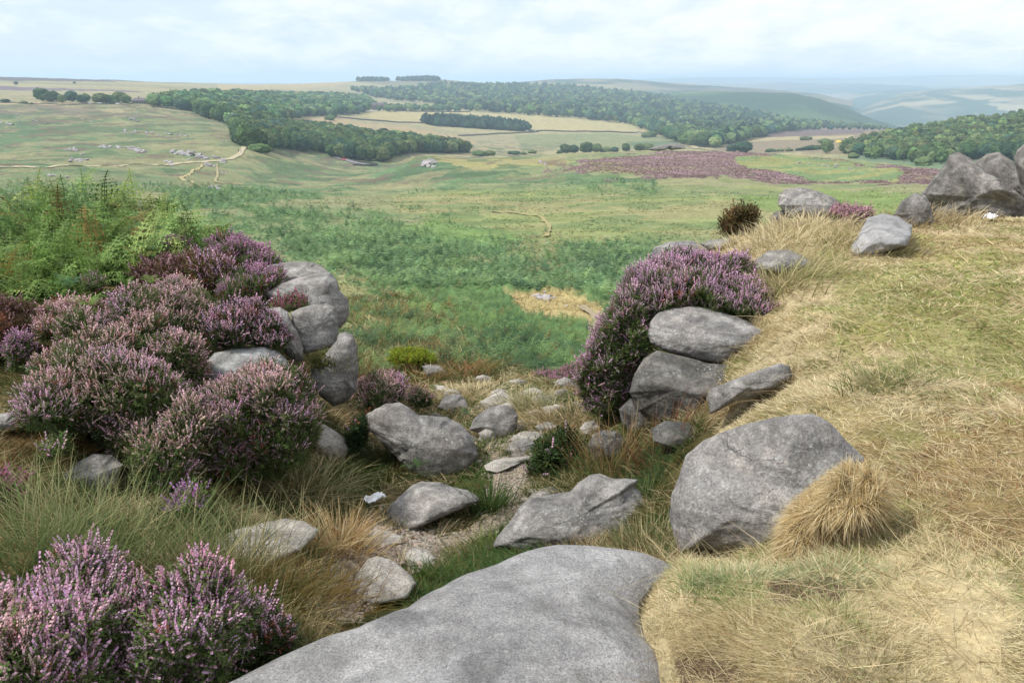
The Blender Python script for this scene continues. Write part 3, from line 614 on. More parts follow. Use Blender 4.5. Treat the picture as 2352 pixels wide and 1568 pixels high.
# ---- the slab the photographer stands on: domed sheet with rounded shoulders
def slab():
    top = [(60,1680),(160,1640),(270,1605),(370,1568),(480,1530),(590,1478),(670,1446),(745,1420),(810,1408),(860,1388),(930,1360),(1010,1312),(1080,1276),(1130,1256),(1180,1240),(1230,1229),(1280,1225),(1340,1230),(1400,1238),(1440,1245),(1480,1255),(1520,1268),(1560,1284),
           (1530,1300),(1495,1325),(1468,1355),(1470,1385),(1480,1410),(1500,1440),(1535,1470),(1548,1500),(1552,1540),(1552,1600),(1552,1700),(1560,1850)]
    P = at([p[0] for p in top], [p[1] for p in top], 1.0); P = P*(-1.66/P[:, 2:3]); XY = P[:, :2]
    XY = np.concatenate([XY, [(.62, .55), (.2, .25), (-.5, .25), (-1.1, .55), (-1.3, 1.0)]])
    c = XY.mean(0)+np.array([.0, .1]); th = np.arctan2(XY[:, 1]-c[1], XY[:, 0]-c[0]); o = np.argsort(th); R = np.hypot(*(XY-c).T)
    tq = np.linspace(-math.pi, math.pi, 361)[:-1]; Rq = np.interp(tq, np.concatenate([th[o]-2*math.pi, th[o], th[o]+2*math.pi]), np.tile(R[o], 3))
    ss = np.concatenate([np.linspace(0, .93, 70), np.linspace(.935, 1.0, 16), np.linspace(1.002, 1.05, 12)])
    S_, T_ = np.meshgrid(ss, np.arange(360), indexing='ij'); rr = S_*Rq[None]; X = c[0]+rr*np.cos(tq)[None]; Y = c[1]+rr*np.sin(tq)[None]
    ring = np.stack([c[0]+Rq*np.cos(tq), c[1]+Rq*np.sin(tq)], 1)[::3]; edge = np.maximum(polydist(X, Y, ring), 0)
    Zt = -1.66+.10*smooth01(edge/1.0)-.0*edge
    Zt += (fb2(X*1.3, Y*1.3, 3, 4)-.5)*.10 + (fb2(X*9, Y*9, 4, 3)-.5)*.010
    Zt -= np.clip((.12-edge)/.12, 0, 1)**2*.06
    Zt -= np.clip(S_-1, 0, 1)*22*.55
    right = smooth01((X-.25)/.3)*smooth01((2.6-Y)/.5)
    Zt -= right*smooth01((.25-edge)/.25)*.04
    n = 360; i, j = np.meshgrid(np.arange(len(ss)-1), np.arange(n), indexing='ij'); a = i*n+j; b = i*n+(j+1) % n
    f = np.stack([a, a+n, b+n, b], -1).reshape(-1, 4)
    org = np.array([c[0], c[1], -2.2]); s = Soup(); s.add(np.stack([X, Y, Zt], -1), f)
    link('rock_slab', s.mesh('rock_slab', M_SLAB, True, org), org, label='broad pale grey domed rock slab filling the bottom centre of the photo', category='rock slab')
    global SLABXY; SLABXY = np.stack([c[0]+Rq*np.cos(tq), c[1]+Rq*np.sin(tq)], 1)
slab()
rock(c8([(1050,125),(1110,150),(1160,185),(1240,270),(1300,320),(1340,370),(1300,470),(1200,640),(1090,820),(1010,990),(960,1040),(860,1010),(780,960),(700,905),(600,890),(450,890),(345,890),(320,800),(290,680),(300,560),(340,470),(380,350),(470,270),(560,230),(700,185),(840,150),(960,130)]), 3.45, 11,
     'biggest grey boulder, rounded and finely banded, with straw grass hanging over its right side', M_BROCK, kd=.72, n=2.5, cuts=3, rough=.07, strata=.03, lvl=6, seat=False)
A = GROUP_ROCKS
for pts, r, sd_, lab, m, kw in [
  (c5([(300,160),(380,125),(430,115),(560,100),(660,98),(740,120),(795,165),(830,250),(700,300),(480,260),(330,220)]), 8.4, 21, 'dark weathered slab at the back of the left rock stack, top against the green bracken', M_ROCK, dict(seat=False, n=3.4, rough=.05)),
  (c5([(380,300),(480,235),(620,195),(730,170),(800,168),(840,215),(865,285),(915,335),(925,430),(900,490),(860,530),(780,470),(620,440),(430,370)]), 7.6, 22, 'large smooth pale boulder with a rounded knob, topmost of the left rock stack', M_ROCK, dict(seat=False, n=3., rough=.06, cuts=5)),
  (c5([(840,600),(850,560),(900,545),(950,570),(978,640),(980,800),(965,930),(900,1000),(820,1025),(740,965),(670,870),(680,790),(760,700)]), 6.4, 26, 'tall rounded boulder with a black shaded underside, lowest of the left rock stack', M_ROCK, dict(seat=False, n=3., rough=.06, kd=.9)),
  (c5([(540,430),(600,395),(700,372),(780,366),(830,390),(854,440),(852,560),(832,645),(760,662),(640,692),(590,620),(560,500)]), 6.75, 23, 'squarish grey block with one white lichen spot, middle of the left rock stack', M_ROCK, dict(seat=False, n=4., rough=.05, kd=.9, cuts=4)),
  (c5([(395,400),(480,388),(530,420),(560,480),(600,560),(632,650),(634,730),(590,745),(520,700),(440,600),(400,500)]), 6.6, 24, 'narrow leaning boulder between the heather and the squarish block', M_ROCK, dict(seat=False, n=3.4, rough=.06)),
  (c5([(-20,790),(0,740),(60,680),(180,650),(380,638),(460,660),(520,720),(545,780),(480,860),(300,930),(150,950),(20,900)]), 6.1, 25, 'speckled whitish lichened boulder surrounded by heather', M_WROCK, dict(seat=False, n=2.6, rough=.05)),
  (c6([(240,420),(290,390),(370,350),(460,340),(520,370),(585,425),(760,435),(850,480),(905,530),(940,600),(965,680),(930,740),(880,800),(800,850),(730,880),(640,870),(540,800),(430,690),(330,600),(250,510)]), 5.9, 31, 'wide sloping grey boulder below the left rock stack, edged with bright green grass', M_ROCK, dict(n=2.6, rough=.10, kd=.75, lvl=6)),
  (c6([(372,1050),(400,990),(470,930),(540,870),(600,848),(720,855),(800,880),(900,900),(965,945),(970,980),(880,1020),(780,1060),(680,1100),(570,1150),(500,1170),(430,1140),(378,1095)]), 4.95, 32, 'pale wedge shaped rock in the gully beside the green rush tuft', M_ROCK, dict(n=2.6, rough=.07)),
  (c6([(1050,1270),(1070,1200),(1150,1100),(1230,1000),(1290,950),(1400,928),(1540,912),(1600,850),(1680,800),(1740,796),(1800,820),(1920,822),(1990,835),(1968,880),(2002,920),(2020,980),(2005,1060),(1960,1120),(1900,1200),(1860,1290),(1500,1330),(1200,1310)]), 4.3, 33, 'long grey boulder with a round bulging right end, just behind the foreground slab', M_BROCK, dict(n=2.4, rough=.09, kd=.6, lvl=6)),
  (c6([(1210,1020),(1300,930),(1370,890),(1440,878),(1485,905),(1420,960),(1280,1010)]), 4.8, 34, 'small dark rock half hidden behind the long boulder with the bulging end', M_ROCK, {}),
  (c4([(1070,850),(1170,800),(1300,770),(1420,743),(1520,755),(1592,800),(1582,835),(1500,910),(1400,950),(1300,990),(1180,980),(1090,920)]), 4.0, 35, 'flat pale stone among rushes, left of the sandy path', M_PATHROCK, dict(n=2.4, rough=.05, flat=.45, cuts=1)),
  (c6([(140,1500),(220,1390),(260,1338),(320,1325),(400,1345),(470,1390),(540,1450),(570,1500),(500,1600),(300,1640),(150,1600)]), 3.45, 36, 'pale smooth stone touching the left edge of the foreground slab', M_PATHROCK, dict(n=2.4, rough=.06, flat=.35, cuts=1)),
  (c6([(484,1310),(530,1275),(590,1266),(650,1290),(690,1340),(660,1385),(530,1380),(490,1350)]), 3.85, 37, 'small round stone beside a green grass tuft on the lower path', M_PATHROCK, {}),
  (c6([(205,1185),(300,1148),(400,1165),(490,1200),(470,1245),(340,1275),(215,1250)]), 4.35, 38, 'low sandy flat stone in the path below the white tissue', M_PATHROCK, dict(n=2.6, rough=.03, flat=.3)),
  (c6([(995,745),(1060,710),(1180,693),(1300,681),(1296,705),(1190,752),(1080,797),(1010,780)]), 6.0, 39, 'thin pale step of rock lying across the path', M_PATHROCK, dict(n=3., rough=.05)),
  (c6([(1133,655),(1160,610),(1210,580),(1280,573),(1330,600),(1310,660),(1220,695),(1150,690)]), 6.6, 40, 'low rounded grey rock on the right of the path, above the stone step', M_ROCK, {}),
  (c6([(1158,585),(1190,550),(1280,530),(1365,533),(1380,570),(1300,600),(1200,605)]), 7.1, 41, 'pale grassy edged rock behind the low rounded rock by the path', M_PATHROCK, {}),
  (c6([(900,520),(930,450),(960,420),(1030,375),(1110,356),(1180,375),(1217,430),(1207,500),(1185,560),(1130,600),(1060,580),(980,550)]), 7.4, 42, 'brownish domed boulder standing at the top of the sandy path', M_ROCK, dict(rough=.08)),
  (c6([(960,540),(1010,510),(1060,530),(1085,580),(1050,620),(980,600)]), 7.0, 47, 'small worn stone at the foot of the brownish domed boulder', M_PATHROCK, {}),
  (c6([(700,375),(740,310),(800,289),(850,294),(880,330),(920,395),(850,415),(760,410)]), 8.8, 43, 'blue grey angular rock in pale grass left of the domed boulder', M_ROCK, dict(n=3.4, cuts=9)),
  (c6([(965,340),(1060,290),(1110,268),(1195,320),(1170,360),(1060,385),(1000,385)]), 9.2, 44, 'flat pinkish stone behind the domed boulder', M_PATHROCK, dict(rough=.05)),
  (c6([(1295,315),(1350,296),(1440,298),(1505,345),(1450,370),(1340,365)]), 9.4, 45, 'flat pale stone under the angular blue grey rock on the brow', M_PATHROCK, dict(rough=.05)),
  (c6([(1355,375),(1420,363),(1505,385),(1480,430),(1390,420)]), 8.6, 46, 'low pinkish stone in straw grass right of the domed boulder', M_PATHROCK, dict(rough=.05)),
  (c6([(1400,260),(1440,215),(1510,182),(1560,200),(1605,250),(1560,300),(1430,290)]), 10.3, 48, 'angular blue grey rock at the brow beside low pink heather', M_ROCK, dict(n=3.2, cuts=9)),
  (c6([(598,112),(650,103),(720,110),(757,150),(752,215),(690,210),(630,170)]), 11.5, 49, 'small squarish stone beneath the bright yellow green bush', M_ROCK, {}),
  (c6([(675,232),(740,238),(805,265),(770,290),(700,275)]), 10.3, 50, 'thin pale stone in fern near the heather clump', M_PATHROCK, {}),
  (c6([(1605,515),(1640,470),(1700,458),(1745,500),(1710,570),(1640,560)]), 6.4, 51, 'pale small rock under the hanging heather, half covered by grass', M_PATHROCK, {}),
  (c6([(1660,620),(1690,550),(1750,520),(1850,528),(1905,600),(1870,700),(1700,740)]), 5.6, 52, 'dark low boulder in seeding grass below the right rock stack', M_DROCK, {}),
  (c5([(700,1160),(760,1135),(830,1178),(885,1220),(920,1300),(880,1380),(790,1380),(690,1280)]), 5.4, 53, 'brown tinged rock between the large heather bush and the wide sloping boulder', M_PATHROCK, dict(rough=.05)),
  (c4([(310,530),(400,458),(470,423),(560,428),(620,480),(570,580),(440,640),(340,610)]), 4.9, 54, 'lichened low rock under the left edge of the big heather bush', M_ROCK, {}),
  (c4([(890,520),(980,498),(1065,530),(1060,600),(940,600)]), 4.75, 55, 'half buried dark rock below the big heather bush', M_DROCK, {}),
  (c4([(-60,230),(60,216),(112,240),(120,300),(0,330),(-60,310)]), 5.4, 56, 'pale flat rock cut by the left edge of the photo', M_ROCK, {}),
  (c7([(383,570),(400,500),(440,450),(510,422),(620,418),(720,432),(850,472),(960,512),(1060,540),(1105,556),(1040,620),(940,670),(850,705),(800,722),(720,715),(600,692),(480,665),(400,620)]), 6.3, 61, 'long oval boulder with a white lichen patch, capstone of the right rock stack', M_BROCK, dict(seat=False, n=2.5, rough=.07, cuts=4, kd=.62, lvl=6)),
  (c7([(290,870),(320,770),(370,690),(440,650),(560,680),(700,715),(840,720),(850,800),(760,870),(720,960),(690,1080),(560,1060),(450,1030),(340,970)]), 5.75, 62, 'dark angular block under the capstone, facet edge down its middle', M_DROCK, dict(seat=False, n=4, rough=.06, cuts=8, kd=.7, lvl=6)),
  (c7([(695,900),(710,850),(800,815),(900,780),(1000,740),(1080,714),(1130,733),(1145,790),(1090,850),(960,890),(850,920),(780,960),(715,990)]), 4.95, 63, 'finger shaped boulder jutting left out of the straw grass bank', M_ROCK, dict(seat=False, n=2.4, rough=.05, kd=.5)),
  (c7([(400,1060),(480,1018),(600,1028),(665,1060),(640,1140),(500,1160),(420,1130)]), 5.15, 64, 'low dark stone at the base of the right rock stack', M_DROCK, dict(seat=False)),
  (c7([(235,960),(300,900),(380,960),(440,1020),(430,1110),(320,1100),(255,1040)]), 5.6, 65, 'dark slab leaning at the left foot of the right rock stack', M_DROCK, {}),
  (c7([(400,175),(420,112),(500,84),(620,80),(700,103),(758,137),(740,190),(600,230),(430,220)]), 9.8, 66, 'flat topped grey rock showing above the right heather bush', M_ROCK, dict(rough=.05)),
  (c7([(655,95),(720,74),(820,73),(845,100),(800,135),(700,130)]), 10.6, 67, 'small dark rock between the flat topped rock and the straw', M_ROCK, {}),
  (c7([(915,225),(955,170),(1020,132),(1120,126),(1200,158),(1265,205),(1220,240),(1100,255),(960,245)]), 8.6, 68, 'low humped grey rock in straw beside the top of the right heather bush', M_ROCK, dict(rough=.05)),
  (c2([(1630,720),(1700,697),(1780,712),(1842,755),(1835,800),(1815,850),(1700,880),(1600,930),(1500,960),(1530,880),(1590,800)]), 9.0, 69, 'smooth pale slab running down into the straw behind the small pink heather', M_SLAB, dict(seat=False, n=4.5, rough=.03, flat=.9, cuts=2)),
  (c2([(1220,660),(1223,612),(1260,583),(1330,576),(1400,593),(1480,623),(1542,670),(1520,720),(1400,735),(1270,720)]), 11.6, 70, 'rounded grey boulder on the skyline of the right bank, behind tall straw grass', M_ROCK, dict(n=2.6, rough=.06)),
  (c2([(1180,715),(1215,688),(1265,678),(1285,740),(1200,760)]), 11.7, 71, 'small brown rock under the left end of the rounded skyline boulder', M_TALL, {}),
  (c2([(2120,470),(2180,425),(2240,416),(2300,455),(2360,520),(2430,640),(2400,780),(2150,760)]), 15.0, 73, 'rounded brown boulder behind the tall pointed one, at the right edge', M_TALL, dict(seat=False, n=2.4, rough=.08, cuts=1)),
  (c2([(2300,445),(2320,405),(2352,380),(2430,365),(2500,420),(2520,600),(2500,790),(2350,780),(2330,560)]), 15.2, 74, 'dark boulder cut by the right edge of the photo, farthest of its group', M_TALL, {}),
  (c2([(1880,605),(1930,540),(1990,470),(2008,432),(2050,413),(2100,438),(2200,515),(2300,580),(2400,650),(2420,730),(2250,760),(2050,760),(1950,740),(1905,670)]), 14, 72, 'tallest boulder, brown grey with a pointed peak, on the right skyline', M_TALL, dict(seat=False, n=3., rough=.13, cuts=1, kd=.5, lvl=6)),
  (c2([(1752,705),(1790,640),(1850,603),(1900,613),(1925,660),(1945,750),(1860,790),(1780,760)]), 13.2, 75, 'dark fractured boulder leaning on the left foot of the tallest boulder', M_TALL, dict(n=2.8, rough=.09, cuts=4)),
  ]:
    kw = dict(kw); rock(pts, r, sd_, lab, m, group=A, **kw)
rr_ = np.random.default_rng(15)
for k, (u, v, w_, h_) in enumerate([(1120,1010,46,26),(1105,975,40,22),(1205,1000,36,22),(1225,905,60,26),(1165,935,44,24),(1230,950,34,18),(1095,1062,30,16),(1205,1150,30,18),(1010,1250,50,22),(935,1215,44,18),(860,1300,40,20),(905,1330,46,22),(1000,960,40,22),(1290,905,40,22),(1330,930,34,20),(1060,850,34,16),(1110,870,40,18),(985,1290,34,18),(770,1330,40,20),(1250,1180,30,20),(1180,985,60,26),(1080,1010,44,24),(1195,1045,44,20),(1150,905,50,22),(1280,940,60,24),(1040,905,50,24),(1190,880,46,18),(1255,980,50,24),(950,1250,70,24),(1020,1215,46,18),(1225,1130,36,18)]):
    th_ = np.linspace(0, 2*math.pi, 9)[:-1]; q_ = [(u+w_*.5*math.cos(t)*rr_.uniform(.8, 1.15), v+h_*.5*math.sin(t)*rr_.uniform(.8, 1.15)) for t in th_]
    rock(q_, 6 if v > 950 else 9, 900+k, 'small trodden stone lying in or beside the sandy path', M_PATHROCK, name='stone', group='small stones along the sandy path', lvl=3, flat=.3*w_/FPX*6)
# knoll crag, ridge rocks and scattered stones of the far moor
def rock_proto(seed):
    v, f = ico(3); rr = np.random.default_rng(seed); q = np.abs(v); R = (q**3).sum(1)**(-1/3.); acc = np.exp(-16*R)
    for k in range(9):
        nn = norm(rr.normal(size=3)); dd = v@nn; acc += np.exp(-16*np.where(dd > .08, rr.uniform(.6, .95)/np.maximum(dd, .08), 9))
    w = v*(-np.log(acc)/16)[:, None]*np.array([1, .75, .55]); w += (fb3(w*3+seed, seed, 3)-.5)[:, None]*v*.2
    s = Soup(); s.add(w, f); return s.mesh('rock', M_FAR, False)
M_FAR = plain('far_gritstone', C(194, 188, 186), .95, .1, .45, 1.3)
RP = [rock_proto(200+k) for k in range(6)]
def far_rocks(name, spec, label, group, r0, r1, rng, mul=1.):
    for (u0, v0, u1, v1, n, s0, s1) in spec:
        n = int(n*mul); t = rng.random(n); u = u0+(u1-u0)*t; v = v0+(v1-v0)*t+rng.normal(0, 2.2, n); P = hit(u, v, r0, r1)
        for p in P:
            if np.isnan(p[0]): continue
            sz = rng.uniform(s0, s1)*.85; o = link(name, RP[rng.integers(6)], p+np.array([0, 0, sz*.15]), label=label, category='rock', group=group)
            o.scale = (sz, sz, sz*rng.uniform(.7, 1.2)); o.rotation_euler = (rng.uniform(-.3, .3), rng.uniform(-.3, .3), rng.uniform(0, 6.3))
rr_ = np.random.default_rng(5)
far_rocks('rock', [(285,303,350,307,7,1.2,2.4),(350,307,430,313,8,.9,1.8),(150,340,190,350,6,1.,2.),(230,338,275,342,9,1.,2.4),(290,340,335,352,11,1.,2.4),(395,350,440,356,9,1.4,3.2),(430,350,475,366,14,1.2,2.6),
  (470,375,495,382,6,.8,1.6),(490,362,520,374,8,1.,2.2),(160,366,200,374,7,.8,1.6),(380,372,395,380,4,1.,1.8),(0,280,30,290,8,1.2,2.4),(40,272,110,284,5,1.,2.),(300,272,318,275,2,2.6,3.4),(190,278,230,282,4,.8,1.6),(230,300,560,330,14,.5,1.1),(100,400,160,408,4,.5,1.),(430,362,520,400,8,.5,1.)],
  'weathered grey rock of the broken tiers across the far left hillside', 'rocks scattered over the far left hillside', 250, 1100, rr_, 1.55)
far_rocks('rock', [(962,372,1000,376,16,1.6,3.),(966,379,998,384,12,1.4,2.8),(900,362,960,354,9,.8,1.8),(950,356,1000,356,8,.9,1.8)], 'grey rock of the little crag on the green knoll by the road', 'rocks of the little crag on the knoll', 250, 620, rr_)
far_rocks('rock', [(480,428,505,436,6,.7,1.4)], 'pale stone of the cluster where the valley footpaths end', 'stones at the end of the valley footpaths', 120, 600, rr_)
far_rocks('rock', [(1240,374,1285,376,9,.5,1.1)], 'small grey stone on the straw edge of the purple ridge, left part', 'stones on the left part of the purple ridge', 250, 560, rr_)
far_rocks('rock', [(1830,372,1960,388,14,.5,1.1)], 'small pale stone in the green island of the purple heather ridge', 'stones in the green island on the ridge', 200, 480, rr_)
far_rocks('rock', [(1225,683,1262,688,4,.3,.45),(1200,640,1300,700,4,.15,.25)], 'flat pale stone in the bracken beside the straw patch', 'stones in the near bracken', 20, 90, rr_)
for pts, r, sd_, lab in [([(1488,343),(1500,337),(1530,331),(1545,334),(1530,345),(1500,347)], 452, 81, 'dark outcrop with a pale top on the crest of the purple ridge, left half'),
                         ([(1520,336),(1532,330),(1552,329),(1572,334),(1576,342),(1540,345)], 456, 82, 'dark outcrop with a pale right end on the crest of the purple ridge, right half')]:
    rock(pts, r, sd_, lab, M_TALL, name='outcrop', n=3, lvl=4)
for pts, r, sd_, lab in [([(300,470),(322,462),(338,468),(345,482),(320,486)], 17, 84, 'grey stone showing behind the bracken crest')]:
    rock(pts, r, sd_, lab, M_ROCK, group=A, lvl=4)
# ================================================================ FAR HILLS (each a solid ridge of its own beyond the moor)
M_HILL = ground_mat('far_hill_cover')
def ridge(crest, r, D, zb, base, patches, seed, dr=(0, 0)):
    cr = np.array(crest, float); uu = np.arange(cr[0, 0], cr[-1, 0]+.1, 2.0); vv = np.interp(uu, cr[:, 0], cr[:, 1]); vv = vv-.7*(fb2(uu/14, uu*0, seed, 4)-.5)*2
    a, e = az_e(uu, vv); rr = r+(dr[1]-dr[0])*np.linspace(0, 1, len(uu))+dr[0]; zc = -e*rr
    ss = np.concatenate([np.linspace(-1, 0, 60), np.linspace(.03, 1, 14)]); A, S_ = np.meshgrid(a, ss, indexing='ij'); RR = rr[:, None]+S_*D
    f_ = 1-np.abs(S_)**1.5; Z_ = zb+(zc[:, None]-zb)*f_; X, Y = RR*np.sin(A), RR*np.cos(A); Z_ = Z_+(fb2(X*.002, Y*.002, seed+3, 5)-.5)*np.abs(S_)*110
    n, m = A.shape; i, j = np.meshgrid(np.arange(n-1), np.arange(m-1), indexing='ij'); q = i*m+j
    f = np.stack([q, q+1, q+m+1, q+m], -1).reshape(-1, 4)[:, ::-1]
    c = np.zeros(A.shape+(3,)); c[:] = base
    for k, (pc, sc_, lo, hi, ax) in enumerate(patches):
        w = smooth01((fb2(X*sc_*ax, Y*sc_, seed+10+k, 4)-lo)/(hi-lo))[..., None]; c = c*(1-w)+np.asarray(pc)*w
    s = Soup(); s.add(np.stack([X, Y, Z_], -1), f, c.reshape(-1, 3)); link('hills', s.mesh('hills', M_HILL, True), kind='structure')
WOOD, TAN, PALE, BRN = C(66, 92, 62), C(160, 148, 112), C(190, 175, 135), C(122, 112, 96)
ridge([(1100,196),(1180,190),(1260,183),(1340,181),(1420,181),(1480,186),(1560,193),(1680,200),(1780,206),(1880,216),(1960,235)], 5200, 1500, -150, BRN, [(TAN, .0016, .45, .56, 1), (WOOD, .0013, .52, .56, 1), (WOOD, .006, .6, .64, 1)], 301)
ridge([(1440,222),(1500,216),(1560,213),(1640,210),(1740,212),(1820,215),(1880,226),(1950,252),(2010,276),(2080,300)], 3700, 900, -190, WOOD, [(C(95, 120, 72), .004, .45, .6, 1), (TAN, .0022, .64, .66, 1)], 311, (0, -500))
ridge([(1930,262),(1970,250),(2020,230),(2080,213),(2160,205),(2240,201),(2352,193),(2500,188),(2700,190)], 6500, 1900, -230, TAN, [(WOOD, .0017, .42, .54, 1), (PALE, .003, .60, .68, 1), (WOOD, .005, .54, .6, 1)], 321)
ridge([(1840,250),(1900,230),(1960,215),(2020,208),(2100,206),(2200,206),(2300,210)], 8200, 1500, -230, WOOD, [(TAN, .0014, .6, .63, 1)], 331)
ridge([(1380,192),(1440,187),(1560,189),(1700,193),(1800,189),(1900,194),(1980,191),(2040,195),(2160,199),(2352,196),(2600,196)], 10500, 1800, -230, BRN, [(WOOD, .0009, .5, .54, 1), (TAN, .0012, .56, .6, 1)], 341)
ridge([(1300,188),(1400,184),(1500,180.5),(1600,178.5),(1740,177.5),(1830,179),(1960,179),(2040,177),(2100,175),(2200,173),(2260,172),(2352,174),(2500,172),(2800,174)], 15500, 3200, -240, BRN, [(WOOD, .0005, .5, .54, 1), (TAN, .0007, .56, .6, 1)], 351)
ridge([(300,192),(400,189.5),(470,190),(560,190.5),(640,191),(760,193)], 12500, 2500, -240, BRN, [(WOOD, .0006, .5, .54, 1)], 361)
# ================================================================ PLANTS
def cvar(base, n, rng, amt=.15, hue=.06):
    c = np.asarray(base)[None]*(1+rng.normal(0, amt, (n, 1)))*(1+rng.normal(0, hue, (n, 3))); return np.clip(c, .002, .9)
def quad(c, a, b):                     # centre, half vectors
    return [c-a-b, c+a-b, c+a+b, c-a+b]
def sprig_leaf(nl=9, top=.8):
    rr = np.random.default_rng(1); V = []; 
    for k in range(nl):
        t = .08+top*k/nl; th = k*2.4; out = np.array([math.cos(th), math.sin(th), .9]); out /= np.linalg.norm(out)
        sd_ = np.array([-math.sin(th), math.cos(th), 0]); L = .15*(1.25-t); V += quad(np.array([0, 0, t])+out*L, out*L, sd_*.028)
    V += quad(np.array([0, 0, .42]), np.array([0, 0, .45]), np.array([.012, 0, 0]))
    V = np.array(V); F = np.arange(len(V)).reshape(-1, 4); return V, F, np.ones((len(V), 3))*np.repeat(rr.uniform(.6, 1.3, len(F)), 4)[:, None]
def sprig_bloom(nf=14, lo=.42, w=.036):
    rr = np.random.default_rng(2); V = []; T = []
    for k in range(nf):
        t = lo+(1.-lo)*k/(nf-1); th = k*2.1; rad = .055*(1.25-t); n = np.array([math.cos(th), math.sin(th), .5]); n /= np.linalg.norm(n)
        a = np.cross(n, [0, 0, 1.]); a /= np.linalg.norm(a); b = np.cross(n, a); s_ = w*(1.35-.6*t)*rr.uniform(.7, 1.2); V += quad(np.array([math.cos(th)*rad, math.sin(th)*rad, t]), a*s_, b*s_*1.25); T.append(rr.uniform(.62, 1.3))
    V = np.array(V); return V, np.arange(len(V)).reshape(-1, 4), np.repeat(np.array(T), 4)[:, None]*np.ones((1, 3))
SL = sprig_leaf(); SB = sprig_bloom(); SB2 = sprig_bloom(8, .5, .05); SL2 = sprig_leaf(6); SBN = sprig_bloom(22, .2, .03); SLN = sprig_leaf(14)
PINK, PALEP, DEEP, RUST, GREEN_H, DGREEN, BROWN_H = lin((218, 175, 198))*.97, lin((226, 186, 188))*.98, lin((204, 154, 186))*.92, lin((150, 92, 70))*.7, lin((104, 120, 68))*.75, lin((76, 92, 52))*.65, lin((104, 84, 60))*.7
OLIVE_H = lin((112,104,60))*.65
def surf_points(w, f, n, rng):
    a, b, c = w[f[:, 0]], w[f[:, 1]], w[f[:, 2]]; nn = np.cross(b-a, c-a); ar = np.linalg.norm(nn, axis=1); p = ar/ar.sum()
    k = rng.choice(len(f), n, p=p); r1 = np.sqrt(rng.random(n))[:, None]; r2 = rng.random(n)[:, None]
    return a[k]*(1-r1)+b[k]*r1*(1-r2)+c[k]*r1*r2, norm(nn[k]), ar.sum()/2
def grow(poly, k=1.07):
    p = np.array(poly, float); c = p.mean(0); return [tuple(q) for q in c+(p-c)*k]
def heather(poly, r, seed, label, flow=PINK, green=GREEN_H, L=.12, dens=1300, bloom=.85, group='heather bushes', name='heather_bush', kd=.9, seat=False, rust=.06, flow2=None, near=False, up=.6, cat='heather', lump=.6, low=.3):
    rng = np.random.default_rng(seed)
    if seat:
        pp = np.array(poly); P0 = hit([pp[:, 0].mean()], [pp[:, 1].max()-.15*np.ptp(pp[:, 1])], r*.6, r*1.6)[0]
        if not np.isnan(P0[0]): rb = math.hypot(P0[0], P0[1]); r = rb+.4*kd*np.ptp(pp[:, 0])/FPX*rb/2
    Lpx = L*FPX/r
    w, f, Cc = body(poly, r, seed, kd=kd, n=2.3, cuts=0, rough=lump, strata=0, lvl=4, shrink=Lpx*.55)
    p, nn, area = surf_points(w, f, 10, rng); n = int(min(area*dens, 17000))
    p, nn, _ = surf_points(w, f, n, rng); vd = norm(-p); keep = (nn[:, 2] > -.55) & (((nn*vd).sum(1) > -.25) | (rng.random(n) < .35)); p, nn = p[keep], nn[keep]; n = len(p)
    p = p + nn*((fb3(p*5.5, seed+21, 3)-.55)*(.16 if r < 9 else .1))[:, None]
    p = p - nn*rng.uniform(0, L*.5, (n, 1)) + rng.normal(0, L*.05, (n, 3))
    d = norm(nn*.55+np.array([0, 0, up+.15])+rng.normal(0, .38, (n, 3)))
    sc = L*np.where(rng.random(n) < (.07 if r > 3.2 else .02), rng.uniform(1.2, 1.7, n), rng.uniform(.45, 1.25, n))*(.55+1.0*fb3(p*4, seed+2, 3)); patch = fb3(p*3.2, seed, 3); hgt = (p[:, 2]-w[:, 2].min())/np.ptp(w[:, 2])
    base = np.array([w[:, 0].mean(), w[:, 1].mean(), w[:, 2].min()])
    root = bpy.data.objects.new(name, None); COL.objects.link(root); root.location = base; root.empty_display_size = .1
    root['label'] = label; root['category'] = cat
    if group: root['group'] = group
    tl, tb = (SL, SBN) if r < 3.2 else (SL, SB) if near else (SL2, SB2)
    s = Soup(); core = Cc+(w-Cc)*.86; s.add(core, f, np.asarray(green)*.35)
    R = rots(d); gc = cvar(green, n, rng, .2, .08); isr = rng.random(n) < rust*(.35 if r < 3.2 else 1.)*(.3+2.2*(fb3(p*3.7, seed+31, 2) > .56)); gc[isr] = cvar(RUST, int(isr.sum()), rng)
    replicate(s, tl[0], tl[1], tl[2], R, sc, p, gc)
    # extra short leafy shoots between
    q, qn, _ = surf_points(w, f, n, rng); q = q-qn*rng.uniform(0, L*.7, (n, 1)); replicate(s, tl[0], tl[1], tl[2], rots(norm(qn*.6+np.array([0, 0, .4])+rng.normal(0, .5, (n, 3)))), L*rng.uniform(.5, .9, n), q, cvar(green, n, rng, .22, .1))
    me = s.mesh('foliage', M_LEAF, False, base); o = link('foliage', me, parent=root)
    if bloom > 0:
        pr = bloom*(.25+.75*smooth01((patch-.34)/.2))*smooth01((hgt-low*.4)/max(low, .01)+.25)*(.55+.45*(nn[:, 2] > -.1))
        if r < 3.2: green = np.asarray(green)*.8; pr = np.maximum(pr, bloom*.85*(nn[:, 2] > -.2))
        m = rng.random(n) < pr
        fc = cvar(flow, int(m.sum()), rng, .16, .06)
        if flow2 is not None:
            w2 = smooth01((fb3(p[m]*2.2+5, seed+7, 3)-.42)/.16)[:, None]; fc = fc*(1-w2)+cvar(flow2, int(m.sum()), rng, .16, .06)*w2
        s = Soup(); replicate(s, tb[0], tb[1], tb[2], R[m], sc[m]*1.02, p[m], fc); link('flowers', s.mesh('flowers', M_FLOWER, False, base), parent=root)
    return root
